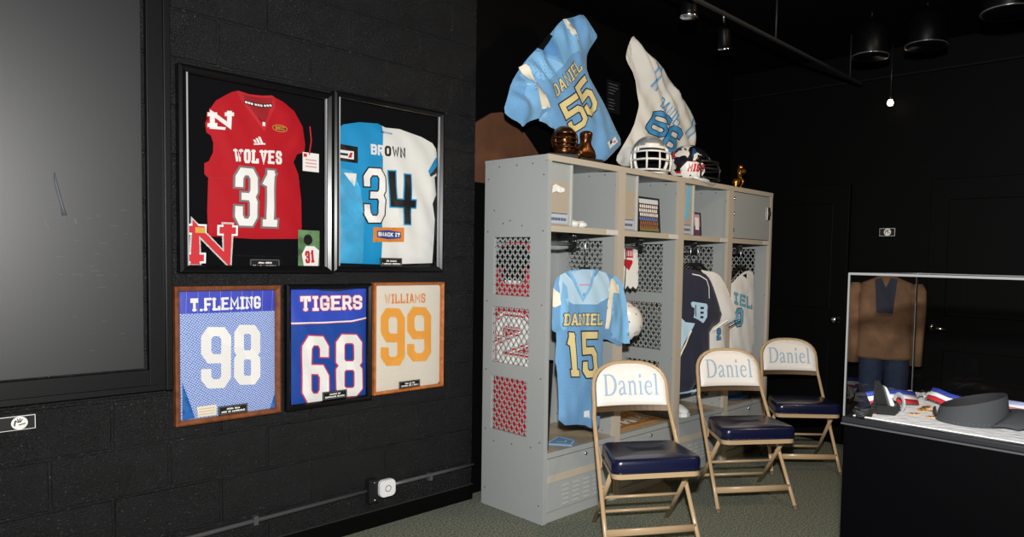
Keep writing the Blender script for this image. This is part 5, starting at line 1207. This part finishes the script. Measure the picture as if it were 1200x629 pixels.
# ------------------------------------------------------------ display case
CX0, CX1, CY1, CY0, CZ, CT = 2.49, 3.22, -2.362, -3.95, .90, 1.423
dc = thing('display_case', 'black pedestal display case with glass top at the right', 'display case', ((CX0+CX1)/2, (CY0+CY1)/2, 0))
ox, oy = (CX0+CX1)/2, (CY0+CY1)/2; hx, hy = (CX1-CX0)/2, (CY1-CY0)/2
CASEB = mat('case_black_laminate', (.0008, .0008, .0012, 1), .5, bump=(90, .25, .001), spec=.04)
MB().box(-hx, hx, -hy, hy, .0, CZ-.022, CASEB, .004).build('pedestal', dc)
b = MB(); LIP = mat('case_lip', rgb(30, 31, 34), .35)
b.box(-hx-.006, hx+.006, -hy-.006, hy+.006, CZ-.022, CZ-.002, LIP, .003); b.box(-hx-.008, hx+.008, -hy-.008, hy+.008, CZ-.030, CZ-.024, mat('case_bead', rgb(72, 73, 76), .3)); b.build('base_trim', dc)
MB().box(-hx+.035, hx-.02, -hy+.02, hy-.02, CZ-.010, CZ+.0005, mat('white_tray_cloth', rgb(240, 240, 240), .85, bump=(30, .6, .01), var=(20, .08))).build('tray_cloth', dc)
for nm, q in (('front_pane', (-hx, -hx+.006, -hy, hy)), ('rear_pane', (hx-.006, hx, -hy, hy)), ('side_pane', (-hx+.006, hx-.006, hy-.006, hy)), ('side_pane', (-hx+.006, hx-.006, -hy, -hy+.006))):
    MB().box(q[0], q[1], q[2], q[3], CZ, CT-.006, CASEGLASS).build(nm, dc)
MB().box(-hx, hx, -hy, hy, CT-.006, CT, CASEGLASS).build('top_pane', dc)
e = MB(); r = .0034
for x in (-hx, hx):
    for y in (-hy, hy): e.box(x-r*.9, x+r*.9, y-r*.9, y+r*.9, CZ, CT, ACRYL)
for x in (-hx, hx): e.box(x-r, x+r, -hy, hy, CT-.006, CT+.002, ACRYL)
for y in (-hy, hy): e.box(-hx, hx, y-r, y+r, CT-.006, CT+.002, ACRYL)
e.build('glass_edges', dc)
TZ = CZ+.0005
# visor
VIS = mat('charcoal_visor_cloth', rgb(52, 55, 58), .85, bump=(500, .5, .001)); VIN = mat('visor_lining', (.012, .012, .013, 1), .8)
BR = math.radians(-70)
vz = thing('visor', 'charcoal sun visor with open crown lying in the glass case', 'visor', (2.735, -2.735, TZ), BR)
b = MB(); n = 40; H0 = .098; ra, rb = .122, .104
def vb(a, z, k=1): 
    hgt = z*(H0*(.82+.30*math.cos(a)))         # taller over the brim
    return ((ra-.014*z)*math.cos(a)*k, (rb-.012*z)*math.sin(a)*k, hgt)
rows = [(z, k) for k in (1, .965) for z in (0, .12, .5, .88, 1)]
rows = [(0, 1), (.12, 1.004), (.5, 1.006), (.9, 1), (1, .99), (1, .97), (.9, .96), (.5, .96), (0, .96)]
vs = [vb(2*PI*i/n, z, k) for z, k in rows for i in range(n)]
for j in range(len(rows)-1): b.add([], [], VIS)
fs = [(j*n+i, j*n+(i+1) % n, (j+1)*n+(i+1) % n, (j+1)*n+i) for j in range(4) for i in range(n)]; b.add(vs, fs, VIS, True)
fs = [(j*n+i, j*n+(i+1) % n, (j+1)*n+(i+1) % n, (j+1)*n+i) for j in range(4, 8) for i in range(n)]; b.add(vs, fs, VIN, True)
for k in range(46):
    a = 2*PI*k/46
    if abs(a-PI) < 2.2: p = vb(a, .14, 1.008); q = vb(a+.05, .14, 1.008); b.tube([p, q], .0011, mat('visor_stitch', rgb(92, 96, 98), .8), 4)
b.build('band', vz, norm=False)
b = MB(); vs = []; m_ = 18
for i in range(m_+1):
    a = -1.18+2.36*i/m_
    for s_ in (0, .25, .5, .75, 1):
        L = .118*math.cos(a*.62)**.8; p = vb(a, .12, 1.0); x = p[0]+s_*L*(.86+.14*math.cos(a)); y = p[1]*(1+.16*s_)
        z = .006+.050*(1-(a/1.18)**2)*(1-.25*s_)+.014*s_*(1-s_)*2
        vs.append((x, y, max(z, .004)))
b.add(vs, [(i*5+k, i*5+k+1, (i+1)*5+k+1, (i+1)*5+k) for i in range(m_) for k in range(4)], VIS, True)
o = b.build('brim', vz); o.modifiers.new('t', 'SOLIDIFY').thickness = .005
MB().tube([(-.122, -.03, .03), (-.129, 0, .03), (-.122, .03, .03)], .012, VIN, 6, flat=(.25, 1)).build('rear_strap', vz)
# medal ribbons and medals
RB = [mat('ribbon_blue', rgb(44, 62, 150), .55), mat('ribbon_white', rgb(230, 230, 232), .55), mat('ribbon_red', rgb(198, 44, 56), .55)]; RP = [mat('ribbon_pale_blue', rgb(150, 160, 200), .6), RB[1], mat('ribbon_pink', rgb(206, 120, 140), .6)]
def ribbon(label, path, tilt, wd, cols, medal=None):
    b = MB(); P = [Vector(p) for p in path]; n = len(P); off = []
    for i in range(n):
        d = (P[min(i+1, n-1)]-P[max(i-1, 0)]).normalized(); sdv = d.cross(Vector((0, 0, 1))).normalized(); c = Vector((0, 0, 1))*math.sin(tilt)+sdv*math.cos(tilt); off.append(c*wd)
    K = [-.5, -.16, .16, .5]
    for s_ in range(3):
        vs = [P[i]+off[i]*K[s_+q] for i in range(n) for q in (0, 1)]; b.add(vs, [(2*i, 2*i+1, 2*i+3, 2*i+2) for i in range(n-1)], cols[s_], True)
    o = b.build('medal_ribbon', recenter=True, norm=False); tag(o, label, 'ribbon', 'medal ribbons in the case'); o.modifiers.new('t', 'SOLIDIFY').thickness = .0012
ribbon('red, white and blue medal ribbon behind the black easel', [(2.62, -2.40, TZ+.05), (2.72, -2.43, TZ+.052), (2.80, -2.46, TZ+.045), (2.86, -2.50, TZ+.036)], -1.0, .055, RB)
ribbon('red, white and blue medal ribbon looping behind the visor', [(2.99, -2.50, TZ+.030), (2.96, -2.515, TZ+.046), (2.93, -2.55, TZ+.048), (2.90, -2.60, TZ+.040), (2.89, -2.66, TZ+.032), (2.89, -2.72, TZ+.03)], -1.05, .052, RB)
ribbon('pale pink and blue ribbon beside the visor brim', [(3.02, -2.76, TZ+.03), (3.02, -2.86, TZ+.028), (3.01, -2.95, TZ+.024), (3.01, -3.05, TZ+.022)], -1.0, .04, RP)
MEDG = mat('medal_gold', rgb(222, 178, 110), .35, metal=.5); rr = random.Random(5)
spots = [(2.60+rr.uniform(0, .16), -2.405-rr.uniform(0, .05)) for _ in range(5)]+[(2.70+rr.uniform(0, .2), -2.52-rr.uniform(0, .10)) for _ in range(9)]
for k, (x, y) in enumerate(spots):
    t = thing('medal_bar', 'small gold striped medal bar beside the black easel' if k < 5 else 'small gold striped medal bar on the white tray behind the visor', 'medal', (x, y, TZ), rr.uniform(-.9, -.5), 'gold medal bars left of the easel' if k < 5 else 'gold medal bars behind the visor')
    b = MB(); b.box(-.022, .022, -.006, .006, 0, .005, MEDG, .001); b.build('bar', t)
    b = MB(); 
    for q in (-.012, .004): b.box(q, q+.006, -.0062, .0062, .003, .0056, mat('medal_enamel', rgb(60, 44, 40), .5))
    b.build('enamel', t)
# black easel with a card
ez = thing('easel', 'small black display easel holding a silver edged card in the case', 'easel', (2.625, -2.455, TZ), -.75)
b = MB(); k_ = .00033
def ep(pts): return [((x-440)*k_, (590-y)*k_) for x, y in pts]
b.prism(ep([(330, 475), (340, 215), (365, 200), (405, 255), (500, 490)]), .014, lambda u, v, w_: (u, -.004+w_, v), DARK)
b.prism(ep([(315, 560), (325, 470), (540, 490), (555, 430), (600, 490), (575, 540), (530, 592), (440, 575)]), .05, lambda u, v, w_: (u, -.03+w_, v), DARK); b.build('stand', ez)
b = MB(); b.prism(ep([(405, 258), (425, 275), (510, 500), (480, 490)]), .02, lambda u, v, w_: (u, -.010+w_, v), mat('card_grey', rgb(70, 74, 76), .3)); b.prism(ep([(420, 262), (450, 285), (547, 470), (540, 495), (508, 502)]), .02, lambda u, v, w_: (u, -.016+w_, v), mat('card_silver', rgb(200, 202, 204), .3)); b.build('card', ez)
tk = MB(); rr = random.Random(8)
for k in range(5):
    c0 = Vector((0, 0, .012)); tk.tube([(.03*math.cos(a+k)+rr.uniform(-.006, .006), .026*math.sin(a*1.0+k*.7)+rr.uniform(-.006, .006), .006+.008*k*.7+.006*math.sin(a*2+k)) for a in np.linspace(0, 5.6, 14)], .0045, mat('black_strap', rgb(34, 36, 37), .6), 6)
tag(tk.build('strap_coil', None, (2.535, -2.42, TZ)), 'coiled black strap on the tray left of the easel', 'strap')
b = MB(); b.tube([(.0, .03*math.cos(a), .032+.03*math.sin(a)) for a in np.linspace(-1.2, PI+1.2, 18)], .010, mat('clear_ring', rgb(160, 166, 168), .2), 8, flat=(.3, 1)); tag(b.build('acrylic_ring', None, (2.73, -2.475, TZ), -.6), 'pale clear ring standing behind the black easel', 'ring')
PAP = mat('crumpled_paper', rgb(150, 152, 150), .7)
for k, (x, y, s_) in enumerate(((3.02, -2.41, .05), (3.10, -2.47, .045), (3.06, -2.56, .04), (3.12, -2.66, .04))):
    b = MB(); vs = []; m_ = 7
    for i in range(m_+1):
        for j in range(m_+1):
            u, v = i/m_-.5, j/m_-.5; vs.append((u*2*s_, v*2*s_, .004+.035*abs(noise.noise((u*4+k*7, v*4, k)))+.01*(1-abs(u)-abs(v))))
    b.add(vs, [(i*(m_+1)+j, i*(m_+1)+j+1, (i+1)*(m_+1)+j+1, (i+1)*(m_+1)+j) for i in range(m_) for j in range(m_)], PAP)
    o = b.build('crumpled_paper', None, (x, y, TZ), k*.8); tag(o, ('crumpled pale paper in the back left corner of the case', 'crumpled pale paper second from the back left corner of the case', 'crumpled pale paper behind the looping ribbon', 'crumpled pale paper farthest behind the visor')[k], 'paper', 'crumpled papers at the back of the case'); o.modifiers.new('t', 'SOLIDIFY').thickness = .001

# ------------------------------------------------------------ headless form added in place of clothes reflected in the case glass
mq = thing('reflection_form', 'brown jacket and blue jeans on an added headless form in place of a reflection in the case glass', 'reflection figure', (5.20, -1.495, 0), -1.25)
SUEDE = mat('reflection_brown_suede', rgb(120, 90, 66), .9, var=(7, .4)); JEAN = mat('reflection_blue_denim', rgb(34, 48, 74), .85, var=(20, .2)); VEST = mat('reflection_dark_blue_shirt', rgb(30, 36, 52), .8)
def loft(secs, m, n=22, flute=0, seed=0):
    b = MB(); vs = []
    for z, rx, ry, cx_, cy_ in secs:
        for k in range(n):
            a = 2*PI*k/n; q = 1+flute*noise.noise((math.cos(a)*2.5+seed, math.sin(a)*2.5, z*2)); vs.append((cx_+rx*q*math.cos(a), cy_+ry*q*math.sin(a), z))
    b.add(vs, [(i*n+k, i*n+(k+1) % n, (i+1)*n+(k+1) % n, (i+1)*n+k) for i in range(len(secs)-1) for k in range(n)]+[tuple(range(n))[::-1], tuple((len(secs)-1)*n+k for k in range(n))], m, True); return b
loft([(.78, .19, .13, 0, 0), (.80, .20, .14, 0, 0), (.95, .19, .13, 0, 0), (1.1, .195, .13, 0, 0), (1.25, .20, .125, 0, 0), (1.33, .17, .10, 0, 0), (1.37, .08, .07, 0, 0), (1.385, .06, .055, 0, 0)], SUEDE, 24, .16).build('reflection_jacket', mq)
for sx in (-1, 1):
    b = loft([(.74, .045, .05, 0, 0), (.95, .05, .055, 0, 0), (1.15, .06, .065, 0, 0), (1.28, .055, .06, 0, 0), (1.33, .03, .03, 0, 0)], SUEDE, 14, .2, sx)
    b.v = [(x+sx*(.215+.0*z), y-.03*(1.3-z), z) for x, y, z in b.v]; b.build('reflection_sleeve', mq)
    b = loft([(.02, .06, .08, sx*.09, 0), (.4, .075, .09, sx*.09, 0), (.7, .09, .105, sx*.085, 0), (.84, .095, .11, sx*.08, 0)], JEAN, 16, .1, sx); b.build('reflection_jeans_leg', mq)
b = MB(); b.prism([(-.055, 1.12), (.055, 1.12), (.075, 1.36), (.03, 1.37), (0, 1.30), (-.03, 1.37), (-.075, 1.36)], .02, lambda u, v, w_: (u, -.128-w_+.03*max(0, v-1.25)/.1, v), VEST); b.build('reflection_shirt_front', mq)
MB().lathe([(.17, 0), (.17, .012), (.03, .02), (0, .02)], DARK, 24).build('base', mq)

# ------------------------------------------------------------ ceiling fixtures
def can(label, x, y, z, dia, tilt=(0, 0, 0)):
    t = thing('ceiling_can_light', label, 'ceiling light', (x, y, z), tilt, 'unlit can lights')
    r = dia/2; b = MB(); b.lathe([(r*.96, .0), (r, .01), (r, .16), (r*.7, .22), (r*.3, .24), (0, .24)], mat('can_black', (.0015, .0015, .002, 1), .4, spec=.08), 28); b.build('housing', t)
    b = MB(); b.lathe([(r*.92, .002), (r*1.03, .0), (r*1.04, .006), (r*.98, .008)], mat('can_rim', rgb(120, 122, 126), .25, metal=.8), 32); b.build('rim', t)
    b = MB()
    for k in range(3): rr2 = r*(.85-.16*k); b.tube([(rr2*math.cos(2*PI*i/28), rr2*math.sin(2*PI*i/28), .012+.02*k) for i in range(28)], .005, MATS['can_rim'], 6, True)
    b.build('baffle', t)
    MB().tube([(0, 0, .24), (0, 0, 3.12-z)], .012, MATS['can_black'], 8).build('stem', t)
can('unlit black can light with ringed opening, hanging from the ceiling', 4.55, -1.57, 2.80, .23)
can('unlit black can light, right of the ringed one', 4.63, -1.89, 2.83, .25)
can('unlit black can light at the top right corner of the photo', 4.20, -2.45, 2.80, .27)
TRK = mat('track_grey', rgb(34, 34, 36), .5, spec=.2)
b = MB(); b.box(2.6, 5.2, -1.252, -1.232, 2.80, 2.815, TRK)
for x in (2.8, 3.9, 5.0): b.tube([(x, -1.242, 2.815), (x, -1.242, 3.12)], .006, TRK, 6)
tag(b.build('lighting_track', recenter=True), 'thin grey lighting track running across the dark ceiling', 'lighting track')
def spot(label, x, y, z, tilt, zc):
    t = thing('track_spotlight', label, 'spotlight', (x, y, z), tilt, 'dark track spotlights')
    b = MB(); b.lathe([(.03, .0), (.045, .0), (.048, .03), (.048, .12), (.03, .15), (0, .155)], mat('spot_black', (.002, .002, .0025, 1), .4, spec=.1), 20); b.build('housing', t)
    b = MB(); b.lathe([(.046, -.002), (.051, .0), (.051, .01), (.048, .012)], CHROME, 24); b.build('rim', t)
    st = MB(); st.tube([(0, 0, .15), (0, 0, zc)], .007, MATS['can_rim'], 8); st.build('stem', t)
spot('dark spotlight with bright rim above the white jersey', 4.05, -.78, 2.87, (.15, -.35, 0), .24)
spot('dark spotlight hanging highest, left of the track', 3.24, -1.07, 2.80, (0, 0, 0), .31)
lb = thing('ceiling_bulb', 'tiny lit bulb glowing in the dark, high at far right', 'light bulb', (5.38, -1.40, 2.655))
MB().lathe([(0, 0), (.018, .006), (.024, .024), (.018, .042), (.01, .05)], mat('bulb_glow', (1, .8, .6, 1), .5, emit=((1, .78, .55, 1), 6)), 14).build('bulb', lb)
MB().lathe([(.014, .048), (.016, .05), (.016, .08), (0, .085)], DARK, 12).build('socket', lb)
MB().tube([(0, 0, .08), (0, 0, 3.12-2.655)], .004, DARK, 6).build('cord', lb)
